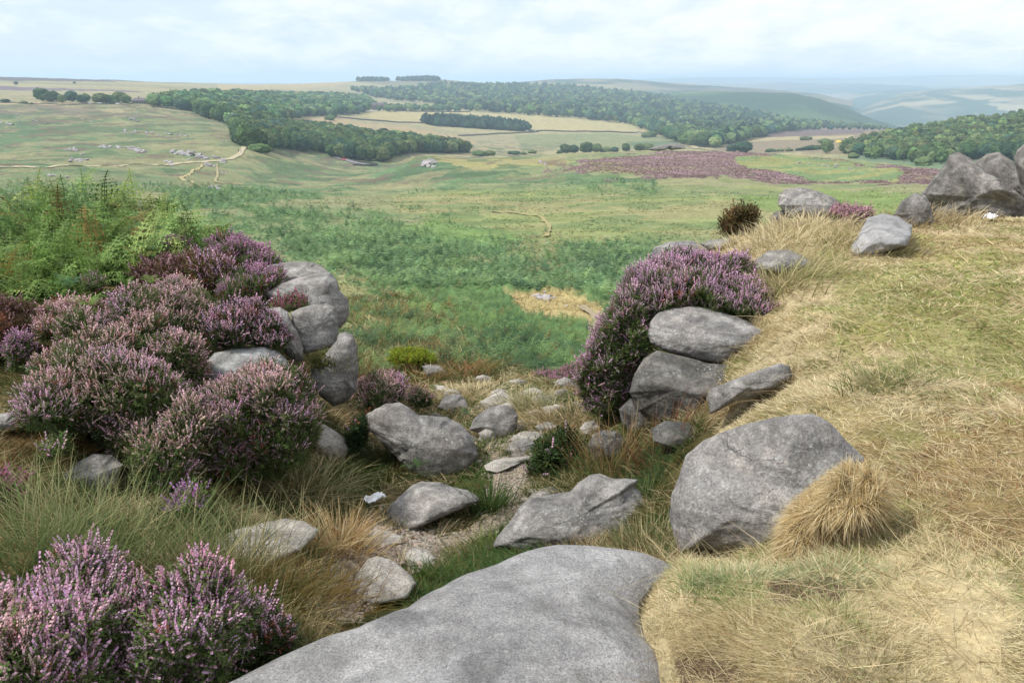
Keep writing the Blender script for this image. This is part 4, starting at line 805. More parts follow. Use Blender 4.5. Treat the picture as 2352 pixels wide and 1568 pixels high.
HG = 'flowering heather bushes'
HB = [
 # left foreground clump
 ([(-90,1430),(-40,1370),(20,1350),(80,1320),(160,1282),(205,1255),(260,1300),(300,1330),(330,1400),(330,1500),(280,1620),(-90,1640)], 2.55, 401, 'lilac flowering heather bush in the bottom left corner, its top sprigs against long green grass', dict(L=.075, dens=8000, near=True, flow=PINK, flow2=PALEP, up=.9, seat=False, bloom=.95)),
 ([(300,1370),(350,1330),(420,1310),(470,1275),(520,1290),(550,1340),(600,1400),(580,1480),(520,1600),(330,1660),(270,1500)], 2.5, 402, 'heather bush with rosier pink flowers right of the bottom left lilac one', dict(L=.075, dens=8000, near=True, flow=lin((224,172,192))*.98, flow2=PINK, up=.9, bloom=.85, rust=.14)),
 ([(540,1400),(600,1380),(650,1420),(700,1465),(660,1530),(560,1570),(480,1640),(440,1600),(500,1480)], 2.65, 403, 'sparse brownish heather bush touching the left edge of the foreground slab', dict(L=.08, dens=6000, near=True, flow=PINK, bloom=.45, rust=.3, up=.8, green=DGREEN)),
 ([(170,1400),(230,1345),(300,1350),(350,1380),(390,1440),(380,1560),(300,1640),(180,1640),(140,1520)], 2.6, 404, 'low lilac heather between the bottom left lilac bush and the rosier one', dict(L=.07, dens=8000, near=True, flow=PINK, flow2=PALEP, up=.9, bloom=.95)),
 # the big left mass
 ([(440,930),(480,890),(560,860),(620,835),(680,850),(715,900),(738,960),(735,1010),(700,1070),(640,1100),(540,1110),(470,1090),(430,1010)], 5.25, 411, 'large round heather bush below the whitish lichened boulder, dark green underneath', dict(L=.06, dens=7500, flow=PALEP, flow2=PINK, near=True)),
 ([(35,900),(70,850),(130,800),(200,765),(260,750),(330,780),(380,800),(420,860),(440,930),(380,980),(280,1000),(150,1000),(60,980),(38,940)], 5.6, 412, 'wide pale pink heather mound at the left of the big heather bank', dict(L=.06, dens=7500, flow=PALEP, flow2=PINK, near=True)),
 ([(270,960),(330,920),(440,910),(500,960),(510,1040),(470,1110),(400,1150),(330,1130),(270,1070),(255,1010)], 5.0, 413, 'heather bush hanging down over dark rocks, lowest of the big heather bank', dict(L=.06, dens=7500, flow=PALEP, flow2=PINK, near=True, bloom=.7)),
 ([(330,790),(400,760),(450,780),(480,830),(480,900),(440,940),(370,930),(330,860)], 5.9, 414, 'pink heather bush between the wide pale mound and the whitish boulder', dict(L=.06, dens=7500, flow=PALEP, flow2=PINK)),
 ([(225,740),(280,700),(340,660),(410,635),(470,665),(500,700),(510,750),(460,790),(380,800),(300,800),(240,785)], 6.9, 415, 'lilac heather mound on the upper part of the left bank', dict(L=.06, dens=7500, flow=PINK, flow2=PALEP)),
 ([(455,770),(480,720),(540,690),(600,690),(650,735),(668,790),(640,815),(580,800),(500,810)], 6.5, 416, 'darker heather bush with sparse mauve flowers directly above the whitish boulder', dict(L=.065, dens=5500, flow=PINK, bloom=.6, green=DGREEN, rust=.2)),
 ([(470,560),(495,540),(550,540),(590,565),(640,600),(650,615),(600,630),(540,620),(490,610)], 9.0, 417, 'deep mauve heather bush behind the top of the left rock stack', dict(L=.08, dens=4000, flow=DEEP, flow2=PINK)),
 ([(500,650),(540,615),(600,610),(650,625),(655,660),(620,700),(560,715),(500,700)], 7.8, 418, 'purple heather bush against the left end of the top pale boulder', dict(L=.07, dens=5000, flow=DEEP, flow2=PINK)),
 ([(368,570),(385,548),(420,545),(445,560),(450,600),(400,610),(370,595)], 9.6, 419, 'small dark mauve heather bush in front of the tallest bracken fronds', dict(L=.08, dens=4000, flow=DEEP)),
 ([(300,640),(340,600),(420,590),(500,595),(530,640),(500,680),(420,690),(340,680)], 8.6, 420, 'brown faded heather between the bracken and the lilac mound', dict(L=.13, dens=1500, flow=lin((176,136,142))*.8, bloom=.4, rust=.25, green=BROWN_H)),
 ([(620,705),(650,690),(690,685),(722,695),(715,715),(660,725),(625,720)], 7.0, 421, 'little crimson tinted heather growing between the pale top boulder and the squarish block', dict(L=.08, dens=2600, flow=lin((180,110,132))*.8)),
 ([(60,750),(110,705),(180,690),(240,700),(260,750),(200,780),(110,790),(70,780)], 7.1, 422, 'faded pink heather below the fern fronds at the left', dict(L=.065, dens=5500, flow=PALEP, bloom=.7, rust=.2)),
 ([(-60,730),(0,690),(60,690),(95,740),(80,800),(0,830),(-60,830)], 7.0, 423, 'reddish brown heather at the left edge of the photo', dict(L=.07, dens=5000, flow=lin((180,138,146))*.8, bloom=.45, rust=.25, green=BROWN_H)),
 ([(5,800),(30,760),(70,765),(88,800),(70,850),(20,860)], 6.4, 424, 'small deep purple heather left of the wide pale mound', dict(L=.065, dens=5500, flow=DEEP)),
 ([(180,650),(210,625),(245,635),(255,665),(220,685),(185,675)], 8.3, 425, 'small purple heather under the bracken next to a fern', dict(L=.10, dens=2000, flow=DEEP, flow2=PINK)),
 ([(88,1040),(120,1010),(165,1000),(180,1020),(140,1055),(95,1075)], 4.7, 426, 'small pink heather sprig over the low lichened rock at the left', dict(L=.09, dens=2200, flow=PINK)),
 ([(-50,1110),(0,1085),(50,1100),(70,1140),(40,1175),(-50,1180)], 4.4, 427, 'small crimson pink heather at the left edge above the long grass', dict(L=.09, dens=2200, flow=lin((175,110,140))*.8)),
 ([(380,1180),(420,1140),(450,1120),(485,1125),(490,1160),(460,1195),(400,1205)], 4.3, 428, 'small vivid purple heather in the grass below the big heather bush', dict(L=.08, dens=2600, flow=lin((196,140,200))*.95)),
 ([(90,860),(160,820),(220,840),(240,900),(180,930),(110,920)], 5.5, 461, 'pinkish heather hump on the front face of the wide pale mound', dict(L=.06, dens=7500, flow=PINK, flow2=PALEP)),
 ([(200,960),(270,930),(330,950),(330,1010),(270,1040),(210,1010)], 5.15, 462, 'dark patchy heather low down left of the hanging bush', dict(L=.06, dens=7500, flow=PINK, bloom=.5, green=DGREEN)),
 ([(250,690),(320,655),(380,680),(400,740),(330,770),(260,750)], 6.6, 463, 'lilac heather shoulder on the left slope of the upper mound', dict(L=.06, dens=7000, flow=PINK, flow2=PALEP)),
 ([(120,745),(190,715),(250,735),(260,780),(190,800),(130,790)], 6.4, 464, 'rosy heather between the pale mound and the upper mound, left', dict(L=.06, dens=7000, flow=PALEP, flow2=PINK)),
 ([(560,880),(620,850),(670,880),(690,940),(640,980),(580,960)], 5.0, 465, 'pale pink heather crown standing on the large round bush', dict(L=.06, dens=8000, flow=PALEP, flow2=PINK, near=True)),
 ([(430,610),(500,590),(560,620),(560,680),(500,700),(440,680)], 8.2, 466, 'olive brown heather with few flowers below the deep mauve one', dict(L=.08, dens=4000, flow=PINK, bloom=.35, green=OLIVE_H)),
 # right
 ([(1425,660),(1450,625),(1500,600),(1530,585),(1572,572),(1630,588),(1680,595),(1715,590),(1735,625),(1765,655),(1800,705),(1790,745),(1750,735),(1700,725),(1620,730),(1500,735),(1450,750),(1420,710)], 7.1, 431, 'broad bright mauve heather arching over the capstone of the right rock stack', dict(L=.075, dens=6500, flow=lin((222,174,206))*.98, flow2=PINK, near=True, up=.9, bloom=1.)),
 ([(1395,720),(1420,680),(1460,660),(1500,690),(1500,740),(1490,800),(1465,860),(1445,930),(1400,968),(1365,955),(1335,910),(1328,860),(1350,800),(1375,760)], 6.5, 432, 'mauve heather hanging down the left side of the right rock stack', dict(L=.075, dens=6500, flow=lin((222,174,206))*.98, flow2=PINK, near=True, bloom=.85, low=.1)),
 ([(812,930),(820,880),(860,850),(900,855),(930,880),(932,920),(900,945),(840,950)], 7.1, 441, 'round lilac heather bush between the left rock stack and the wide sloping boulder', dict(L=.06, dens=7000, flow=PINK, flow2=PALEP)),
 ([(930,905),(960,888),(1000,905),(1005,935),(970,950),(935,940)], 7.7, 442, 'smaller greyish heather bush right of the round lilac one', dict(L=.09, dens=2200, flow=PALEP, bloom=.6)),
 ([(1180,895),(1215,870),(1260,858),(1310,845),(1340,850),(1335,875),(1280,890),(1220,905)], 10.8, 443, 'low band of pink heather on the brow where the path drops away', dict(L=.08, dens=4000, flow=lin((210,156,180))*.9)),
 ([(1900,500),(1915,482),(1950,480),(2000,488),(2008,505),(1985,530),(1950,540),(1915,525)], 10.2, 444, 'small pink heather on the crest between two grey boulders', dict(L=.08, dens=4000, flow=lin((215,165,180))*.9, up=.9)),
 ([(1000,850),(1005,825),(1030,810),(1055,822),(1060,850),(1030,865)], 11.5, 445, 'small rust brown faded heather right of the bright yellow green bush', dict(L=.12, dens=1400, flow=lin((150,100,90))*.7, bloom=.3, rust=.6, green=BROWN_H)),
]
for poly, r, sd_, lab, kw in HB: heather(grow(poly), r, sd_, lab, group=HG, **kw)
heather([(1640,545),(1655,500),(1690,480),(1730,478),(1755,490),(1750,530),(1740,550),(1690,556)], 10.8, 451, 'tall dead brown heather bush standing dark against the green valley on the right', L=.2, dens=1300, bloom=0, group=None, name='dead_bush', green=lin((112,98,60))*.65, rust=.03, up=1.6, near=True, cat='bush')
heather([(890,838),(895,805),(930,793),(980,800),(1012,825),(1008,842),(960,845)], 11.2, 452, 'low bright yellow green bush on the slope beyond the left rock stack', L=.1, dens=2000, bloom=0, group=None, name='bilberry_bush', green=lin((150,165,50))*.75, rust=.03, cat='bush')
heather([(1200,1110),(1215,1040),(1260,990),(1320,975),(1350,1010),(1345,1080),(1300,1120),(1230,1140)], 5.6, 453, 'dark green flowerless heath shrub right of the sandy path', L=.12, dens=2200, bloom=.06, group=None, name='heath_shrub', green=lin((66,88,46))*.7, rust=.02, near=True, cat='shrub')
heather([(775,1020),(800,960),(850,940),(860,990),(850,1040),(800,1060)], 6.1, 454, 'dark green heath shrub in the shade under the left rock stack', L=.1, dens=2000, bloom=.08, group=None, name='heath_shrub', green=lin((60,80,45))*.7, rust=.1, cat='shrub')
# ---------------------------------------------------------------- grass
def blades(s, P, D, Ln, Wd, bend, cb, ct, seg=3, droop=.5):
    n = len(P); t = np.linspace(0, 1, seg+1); hd = norm(np.concatenate([D[:, :2], np.zeros((n, 1))], 1)+1e-4)
    side = norm(np.cross(D, RNG.normal(0, 1, (n, 3))))
    pts = P[:, None, :]+Ln[:, None, None]*(D[:, None, :]*t[None, :, None]+bend[:, None, None]*(t**2)[None, :, None]*(hd[:, None, :]-np.array([0, 0, droop])))
    w = Wd[:, None]*np.maximum(1-t**1.6, .12)[None]
    V = np.stack([pts-side[:, None, :]*w[..., None], pts+side[:, None, :]*w[..., None]], 2).reshape(n, -1, 3)
    k = np.arange(seg)*2; F = np.stack([k, k+1, k+3, k+2], -1); m = (seg+1)*2
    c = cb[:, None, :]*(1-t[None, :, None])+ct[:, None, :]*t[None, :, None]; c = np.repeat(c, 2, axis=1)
    s.add(V.reshape(-1, 3), (F[None]+(np.arange(n)*m)[:, None, None]).reshape(-1, 4), c.reshape(-1, 3))
def scatter(n, r0, r1, a0=-39, a1=39, w=None, power=0.):
    """random ground points, evenly spread in bearing and log distance; w = zone grid used as probability"""
    a = np.radians(RNG.uniform(a0, a1, n)); u = RNG.random(n)
    L = math.log(r0)+(math.log(r1)-math.log(r0))*u**(1/(1+power)) if power else math.log(r0)+(math.log(r1)-math.log(r0))*u
    r = np.exp(L); x, y = r*np.sin(a), r*np.cos(a)
    if w is not None:
        p = bil(w, AZ, LR, a, L); k = RNG.random(n) < p; x, y, r = x[k], y[k], r[k]
    return x, y, r
def offpath(x, y, wide=1.):
    k = np.ones(len(x), bool)
    for L in PATHS:
        lim = L[:, 3].max()*1.2
        m = (x > L[:, 0].min()-lim) & (x < L[:, 0].max()+lim) & (y > L[:, 1].min()-lim) & (y < L[:, 1].max()+lim); idx = np.nonzero(m)[0]
        if len(idx) == 0: continue
        d = np.sqrt((x[idx, None]-L[None, ::2, 0])**2+(y[idx, None]-L[None, ::2, 1])**2); j = d.argmin(1); k[idx] &= d[np.arange(len(idx)), j] > L[::2, 3][j]*.5*wide*(.75+.5*fb2(x[idx]*9, y[idx]*9, 3, 2))
    return k
def in_xy(x, y, ring): return inpoly(x, y, ring[::3])
STRAW, PSTRAW, GRN, OLIVE, DKG, TANB, ORANGE = lin((214,196,152))*.8, lin((230,216,176))*.84, lin((126,150,84))*.75, lin((156,156,92))*.72, lin((80,110,54))*.75, lin((176,150,108))*.7, lin((205,158,96))*.72
def lawn(name, w, n, r0, r1, Lr, cols, label, lean=1.1, bend=.5, wd=.0016, seg=2, up=.35, flowdir=None, a=(-39, 39), wk=.00062, clump=0.):
    x, y, r = scatter(n, r0, r1, *a, w=w); k = ~in_xy(x, y, SLABXY) & offpath(x, y, 1.15); x, y, r = x[k], y[k], r[k]
    if clump:
        g = fb2(x*3.1, y*3.1, 77, 3); k = RNG.random(len(x)) < smooth01((g-.5+clump*.14)/.16+.12); x, y, r = x[k], y[k], r[k]
    m = len(x); z = H(x, y)-.012; th = fb2(x*1.6, y*1.6, 5, 4)*22+RNG.normal(0, 1.1, m) if flowdir is None else flowdir+RNG.normal(0, .8, m)
    D = norm(np.stack([np.cos(th)*lean, np.sin(th)*lean, up*.4+1.15*RNG.random(m)**1.6], 1)); Ln = RNG.uniform(Lr[0], Lr[1], m)*(.7+.6*fb2(x*1.5, y*1.5, 8, 3))
    W_ = np.maximum(wd, wk*r)*RNG.uniform(.7, 1.3, m)
    q = fb2(x*1.1, y*1.1, 15, 4)+RNG.normal(0, .09, m); q2 = fb2(x*2.6, y*2.6, 25, 3)+RNG.normal(0, .10, m)
    c = np.zeros((m, 3)); c[:] = cols[0]
    for cc, (src, lo, hi) in cols[1]:
        ww = smooth01(((q if src == 0 else q2)-lo)/(hi-lo))[:, None]; c = c*(1-ww)+np.asarray(cc)*ww
    extra = cols[2] if len(cols) > 2 else ()
    for grid, cc, am in extra:
        ww = (bil(grid, AZ, LR, np.arctan2(x, y), np.log(r))*am)[:, None]; sel = RNG.random((m, 1)) < ww; c = np.where(sel, cvar(cc, m, RNG, .12, .05), c)
    c = c*(1+RNG.normal(0, .14, (m, 1)))*(1+RNG.normal(0, .03, (m, 3))); c = np.clip(c, .01, .9)
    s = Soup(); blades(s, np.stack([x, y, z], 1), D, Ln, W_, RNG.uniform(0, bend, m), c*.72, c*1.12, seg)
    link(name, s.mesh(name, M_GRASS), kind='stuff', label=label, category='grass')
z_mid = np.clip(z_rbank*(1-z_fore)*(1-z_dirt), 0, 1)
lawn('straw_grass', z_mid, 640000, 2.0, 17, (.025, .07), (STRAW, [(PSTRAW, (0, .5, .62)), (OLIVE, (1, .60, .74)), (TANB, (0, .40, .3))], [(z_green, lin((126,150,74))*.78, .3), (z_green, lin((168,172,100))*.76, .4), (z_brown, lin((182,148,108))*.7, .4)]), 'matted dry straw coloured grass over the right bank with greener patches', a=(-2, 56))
lawn('pale_grass', z_fore*(1-z_dirt*.85), 560000, 1.3, 3.4, (.015, .04), (PSTRAW*1.12, [(STRAW, (0, .5, .62)), (lin((165,178,110))*.68, (1, .58, .66)), (TANB*1.15, (0, .34, .22))]), 'short pale yellow turf in the bottom right corner', a=(4, 56), wd=.0011, wk=.0005)
def gaus(poly, r0, r1): return zone(poly, r0, r1, 14, 40)
z_gully = ng*(rg > 1.6)*(1-z_bare*.97)
z_wet = gaus([(-200,1180),(300,1150),(600,1180),(720,1220),(640,1420),(-200,1500)], 2, 6)
x_, y_, r_ = XG, YG, rg
lawn('long_grass', z_gully*(1-z_lbrk)*(1-.75*gaus([(-100,700),(500,560),(740,620),(740,1000),(700,1060),(-100,1000)], 4.6, 12)), 200000, 2.2, 14, (.06, .17), (lin((132,128,72))*.62, [(lin((92,110,52))*.62, (0, .44, .54)), (STRAW*.9, (1, .50, .60)), (lin((150,112,64))*.6, (0, .58, .70)), (DKG*.9, (1, .42, .34))]), 'tangled green and straw coloured long grass along the sides of the gully', lean=.75, up=.75, bend=.8, seg=3, a=(-39, 14), clump=1.)
lawn('brow_grass', gaus([(950,880),(1050,850),(1380,870),(1440,960),(1330,1010),(1180,960),(1000,980)], 6.5, 15), 60000, 6.5, 15, (.03, .09), (PSTRAW*.9, [(STRAW, (0, .5, .6)), (lin((150,158,100))*.66, (1, .54, .62))]), 'bleached tufted grass on the brow where the path drops away', lean=.6, up=.8, bend=.7, seg=3, a=(-14, 14))
x, y, r = scatter(5000, 1.6, 13, 0, 39, np.clip(z_rbank, 0, 1)); k = ~in_xy(x, y, SLABXY); x, y, r = x[k], y[k], r[k]; m = len(x); th = RNG.uniform(0, 6.3, m); cs_ = np.where(RNG.random((m, 1)) < .75, STRAW, TANB)*RNG.uniform(.8, 1.15, (m, 1))
s = Soup(); blades(s, np.stack([x, y, H(x, y)+.005], 1), norm(np.stack([np.cos(th), np.sin(th), RNG.uniform(.05, .5, m)], 1)), RNG.uniform(.08, .26, m), np.maximum(.0011, .0005*r), RNG.uniform(-.2, .5, m), np.clip(cs_, 0, .9), np.clip(cs_, 0, .9), 4, .6)
link('dry_stems', s.mesh('dry_stems', M_GRASS), kind='stuff', label='stray bleached grass stems lying over the right bank', category='grass')
TG = 'grass tufts'
# grass growing tight against the feet of the stones
PP = []; 
for w_ in SKIRT:
    k = np.abs(w_[:, 2]-H(w_[:, 0], w_[:, 1])) < .035; q_ = w_[k]
    if len(q_): q_ = q_[RNG.integers(0, len(q_), int(min(700, 60+len(q_)*.6)))]; c_ = w_.mean(0); o_ = norm((q_-c_)*np.array([1, 1, 0])+1e-6); PP.append(np.concatenate([q_+o_*RNG.uniform(-.01, .04, (len(q_), 1))+RNG.normal(0, .012, q_.shape), o_], 1))
PP = np.concatenate(PP); P_, O_ = PP[:, :3], PP[:, 3:]; P_[:, 2] = H(P_[:, 0], P_[:, 1])-.01; m = len(P_); rr_g = np.hypot(P_[:, 0], P_[:, 1]); left_ = (P_[:, 0] < .85*1) | (P_[:, 2] < -2.2)
cg = np.where(RNG.random((m, 1)) < .45, lin((96,118,56))*.66, np.where(RNG.random((m, 1)) < .6, STRAW, OLIVE)); cg = np.where(left_[:, None], cg*.85, STRAW); cg = np.clip(cg*RNG.uniform(.75, 1.2, (m, 1)), .01, .9)
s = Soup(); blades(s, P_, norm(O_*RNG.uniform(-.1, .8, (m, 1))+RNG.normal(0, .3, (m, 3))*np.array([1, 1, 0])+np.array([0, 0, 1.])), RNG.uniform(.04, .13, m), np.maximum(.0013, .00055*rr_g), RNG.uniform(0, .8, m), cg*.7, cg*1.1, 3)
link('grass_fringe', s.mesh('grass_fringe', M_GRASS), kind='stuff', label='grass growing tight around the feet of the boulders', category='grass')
# grit and small pebbles on the trodden ground
x, y, r = scatter(60000, 3, 9, -22, 8, np.clip(z_bare, 0, 1)); x2, y2, r2 = scatter(60000, 3, 9, -22, 8, ng*.9); k = ~offpath(x2, y2, 1.3); x, y = np.concatenate([x, x2[k]]), np.concatenate([y, y2[k]]); k = ~in_xy(x, y, SLABXY); x, y = x[k][:9000], y[k][:9000]; m = len(x)
pv, pf = ico(1); pr = np.random.default_rng(8); pv = pv*(1+.25*(pr.random((len(pv), 1))-.5))*np.array([1, .8, .55]); sz = .004+.016*RNG.random(m)**4; s = Soup(); replicate(s, pv, pf, np.ones((len(pv), 3)), rots(np.tile([[0, 0, 1.]], (m, 1))+RNG.normal(0, .2, (m, 3))), sz, np.stack([x, y, H(x, y)+.017], 1), cvar(lin((186,172,156))*.62, m, RNG, .25, .04))
link('gravel', s.mesh('gravel', M_SAND), kind='stuff', label='grit and small pebbles on the sandy path', category='gravel')
def tuft(u, v, name, label, n, L, c0, c1, spread=.12, lean=.6, bend=.5, r=None, wd=.0016, rr0=2, rr1=20, base=None, dirx=None, droop=.6, seed_=None, group=TG, z0=0., sy=1.):
    P = hit([u], [v], rr0, rr1)[0] if r is None else at(u, v, r)
    if np.isnan(P[0]): return
    x = RNG.normal(0, spread, n); y = RNG.normal(0, spread*sy, n); th = np.arctan2(y, x)+RNG.normal(0, .5, n)
    D = np.stack([np.cos(th)*lean*RNG.random(n), np.sin(th)*lean*RNG.random(n), np.ones(n)*.9], 1)
    if dirx is not None: D = D+np.array(dirx)
    D = norm(D); X, Y = P[0]+x, P[1]+y; Z_ = H(X, Y)-.01 if r is None else np.full(n, P[2])+RNG.normal(0, spread*.35, n)
    w = RNG.random((n, 1))**1.4; c = np.asarray(c0)*(1-w)+np.asarray(c1)*w; c = np.clip(c*(1+RNG.normal(0, .13, (n, 1))), .01, .9); rr = math.hypot(P[0], P[1])
    s = Soup(); pts = np.stack([X, Y, Z_+z0], 1)
    if r is None:
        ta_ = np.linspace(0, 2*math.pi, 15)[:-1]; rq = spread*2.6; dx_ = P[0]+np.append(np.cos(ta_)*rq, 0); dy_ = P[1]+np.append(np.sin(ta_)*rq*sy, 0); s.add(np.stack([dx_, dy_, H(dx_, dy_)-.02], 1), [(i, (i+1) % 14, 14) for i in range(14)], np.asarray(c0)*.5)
    blades(s, pts, D, L*RNG.uniform(.45, 1.1, n), np.maximum(wd, .00062*rr)*RNG.uniform(.7, 1.3, n), RNG.uniform(.1, bend+.1, n), c*.7, c*1.15, 4, droop)
    org = P
    if spread > .15: link('tall_grass', s.mesh('tall_grass', M_GRASS, False, org), org, kind='stuff', label=label, category='grass')
    else: link(name, s.mesh(name, M_GRASS, False, org), org, label=label, category='grass tuft', group=group)
for a in [
 (1125,1175,'rush_tuft','upright dark green rush tuft growing beside the pale wedge shaped rock', 260, .34, DKG, lin((110,130,70))*.6, dict(spread=.05, lean=.5, bend=.25)),
 (1075,1200,'rush_tuft','short dark rush tuft at the right foot of the pale wedge shaped rock', 200, .2, DKG, lin((120,125,70))*.6, dict(spread=.09, lean=.8, bend=.4)),
 (780,1262,'straw_tussock','golden straw tussock left of the path above the flat pale stone', 700, .3, STRAW, ORANGE*.9, dict(spread=.09, lean=.7, bend=.5)),
 (1000,1320,'grass_tuft','bright green grass tuft at the left edge of the foreground slab', 300, .13, lin((70,110,40))*.7, lin((120,140,70))*.65, dict(spread=.06, lean=.8)),
 (1130,1260,'grass_tuft','light green grass tuft tucked between the slab and the long boulder', 320, .15, lin((90,125,50))*.7, lin((150,155,90))*.65, dict(spread=.06, lean=.8)),
 (1080,1090,'grass_tuft','vivid green grass tuft under the right end of the wide sloping boulder', 420, .12, lin((62,110,38))*.7, lin((100,135,60))*.65, dict(spread=.1, lean=.8)),
 (1115,1035,'grass_tuft','green grass tuft between the wide sloping boulder and the sandy path', 320, .13, lin((80,118,45))*.7, lin((150,150,85))*.65, dict(spread=.1, lean=.7)),
 (1490,1265,'grass_tuft','green and straw grass tuft between the long boulder and the biggest boulder', 600, .22, lin((72,100,48))*.68, STRAW, dict(spread=.09, lean=.7)),
 (1450,1180,'grass_tuft','dark green grass tuft right of the bulging end of the long boulder', 600, .22, DKG*.8, lin((120,125,65))*.6, dict(spread=.12, lean=.8, bend=.7)),
 (1090,905,'straw_tussock','pale straw tussock on the brow above the domed boulder', 500, .2, PSTRAW, STRAW, dict(spread=.2, lean=.8, bend=.6)),
 (1320,960,'straw_tussock','pale straw tussock on the brow under the hanging heather', 500, .26, STRAW, TANB, dict(spread=.22, lean=.8, bend=.6)),
 (1215,930,'straw_tussock','greenish straw tussock right of the domed boulder', 420, .22, PSTRAW*.9, lin((150,160,100))*.66, dict(spread=.15, lean=.8, bend=.6)),
 (420,1215,'rush_tuft','green rush tuft under the small vivid purple heather', 300, .3, DKG, lin((110,130,70))*.6, dict(spread=.08, lean=.7)),
 (560,1290,'rush_tuft','tall thin rushes in front of the flat pale stone, left one', 160, .46, lin((90,115,55))*.66, STRAW, dict(spread=.1, lean=.55, bend=.35)),
 (660,1275,'rush_tuft','tall thin rushes in front of the flat pale stone, right one', 120, .42, lin((80,110,55))*.66, STRAW, dict(spread=.09, lean=.5, bend=.35)),
 (480,1330,'rush_tuft','long green grass stems rising behind the rosy pink heather', 260, .42, lin((95,125,62))*.66, STRAW, dict(spread=.14, lean=.5, bend=.4)),
 (300,1290,'rush_tuft','long pale green grass stems behind the lilac heather, middle one', 420, .46, lin((120,145,85))*.66, lin((185,185,130))*.66, dict(spread=.16, lean=.5, bend=.4)),
 (80,1270,'rush_tuft','long pale green grass stems behind the lilac heather, at the left edge', 460, .46, lin((120,145,85))*.66, lin((185,185,130))*.66, dict(spread=.18, lean=.5, bend=.4)),
 (180,1230,'rush_tuft','long yellowish grass stems behind the lilac heather, farthest one', 300, .4, lin((150,155,90))*.66, STRAW, dict(spread=.18, lean=.6, bend=.4)),
 (690,1130,'grass_tuft','pale green drooping grass right of the big heather bush', 700, .3, lin((150,158,105))*.66, STRAW, dict(spread=.16, lean=1., bend=.8)),
 (900,1080,'grass_tuft','deep green drooping grass below the left rock stack', 800, .26, lin((66,94,42))*.66, lin((130,120,65))*.6, dict(spread=.18, lean=1., bend=.9)),
 (620,1400,'grass_tuft','olive brown wiry grass between the rosy heather and the slab', 600, .26, lin((120,100,50))*.6, lin((150,130,70))*.6, dict(spread=.13, lean=1., bend=.8)),
 (720,1360,'grass_tuft','golden brown wiry grass right of the rosy heather bush', 600, .24, lin((135,105,50))*.6, lin((170,145,80))*.6, dict(spread=.13, lean=1., bend=.8)),
 (1395,1075,'grass_tuft','thin seeding grass stems in front of the dark low boulder', 160, .42, lin((170,140,90))*.6, lin((200,170,120))*.6, dict(spread=.14, lean=.4, bend=.25, wd=.0013)),
 (1500,1060,'grass_tuft','reddish seeding grass stems at the foot of the right rock stack', 130, .4, lin((150,95,70))*.6, lin((190,150,120))*.6, dict(spread=.12, lean=.35, bend=.2, wd=.0013)),
 (1400,1110,'grass_tuft','soft green grass between the heath shrub and the long boulder', 800, .24, lin((80,105,50))*.64, lin((140,140,80))*.62, dict(spread=.2, lean=1., bend=.8)),
 (760,832,'grass_tuft','mossy grass ledge between the squarish block and the lowest boulder of the left stack', 700, .1, lin((120,110,55))*.6, lin((110,125,60))*.6, dict(spread=.07, lean=1., bend=.8, r=6.35)),
 # right bank
 (2025,885,'grass_tuft','green tuft standing in straw grass on the right bank', 320, .16, lin((110,135,70))*.7, STRAW, dict(spread=.1, lean=1.2)),
 (1330+530,505+20,'straw_tussock','tall straw grass in front of the rounded skyline boulder', 600, .26, STRAW, PSTRAW, dict(spread=.4, lean=.6, bend=.5, rr0=8)),
 (1790,560,'straw_tussock','straw grass left of the small pink crest heather', 500, .24, STRAW, PSTRAW, dict(spread=.4, lean=.6, bend=.5, rr0=8)),
 (2240,500,'straw_tussock','tall reddish seeding grass in front of the tallest boulder, left part', 380, .42, TANB, lin((190,155,110))*.6, dict(spread=.35, lean=.4, bend=.35, rr0=9)),
 (2310,495,'straw_tussock','tall reddish seeding grass in front of the tallest boulder, right part', 300, .36, TANB, STRAW, dict(spread=.35, lean=.45, bend=.4, rr0=9)),
 (2130,505,'straw_tussock','straw grass under the dark fractured boulder', 350, .26, STRAW, TANB, dict(spread=.4, lean=.6, bend=.5, rr0=9)),
 (1990,560,'straw_tussock','straw grass at the foot of the smooth pale slab', 500, .22, STRAW, OLIVE, dict(spread=.3, lean=.8, bend=.5, rr0=7)),
 (1790,655,'grass_tuft','pale green tall grass right of the broad mauve heather', 800, .3, lin((180,182,120))*.66, STRAW, dict(spread=.25, lean=.8, bend=.6, rr0=5)),
 (1620,1350,'grass_tuft','fresh green tuft in the pale turf near the tip of the slab', 420, .075, lin((120,155,85))*.7, lin((180,190,120))*.68, dict(spread=.05, lean=.9, rr0=1, wd=.001)),
 (1690,1380,'grass_tuft','small green tuft in the pale turf beside the bare soil', 300, .06, lin((120,155,85))*.7, lin((180,190,120))*.68, dict(spread=.04, lean=.9, rr0=1, wd=.001)),
 (1690,1330,'grass_tuft','bluish green grass fringe below the biggest boulder, left one', 700, .09, lin((135,165,110))*.7, PSTRAW, dict(spread=.08, lean=.9, rr0=1, wd=.001)),
 (1900,1320,'grass_tuft','bluish green grass fringe below the biggest boulder, right one', 600, .09, lin((135,165,110))*.7, PSTRAW, dict(spread=.08, lean=.9, rr0=1, wd=.001)),
 (1710,1455,'grass_tuft','olive brown tuft in the pale turf of the bottom right', 300, .06, lin((140,125,70))*.68, lin((165,135,80))*.62, dict(spread=.07, lean=.8, rr0=1, wd=.001)),
 (2000,1540,'grass_tuft','brownish tuft at the bottom edge of the photo in pale turf', 400, .06, lin((150,125,75))*.64, lin((150,150,85))*.64, dict(spread=.08, lean=.8, rr0=1, wd=.001)),
 (1530,1440,'grass_tuft','ragged straw fringe growing over the right edge of the slab', 500, .07, PSTRAW, STRAW, dict(spread=.06, lean=1., rr0=1, wd=.001, sy=2.)),
 ]:
    tuft(*a[:8], **a[8])
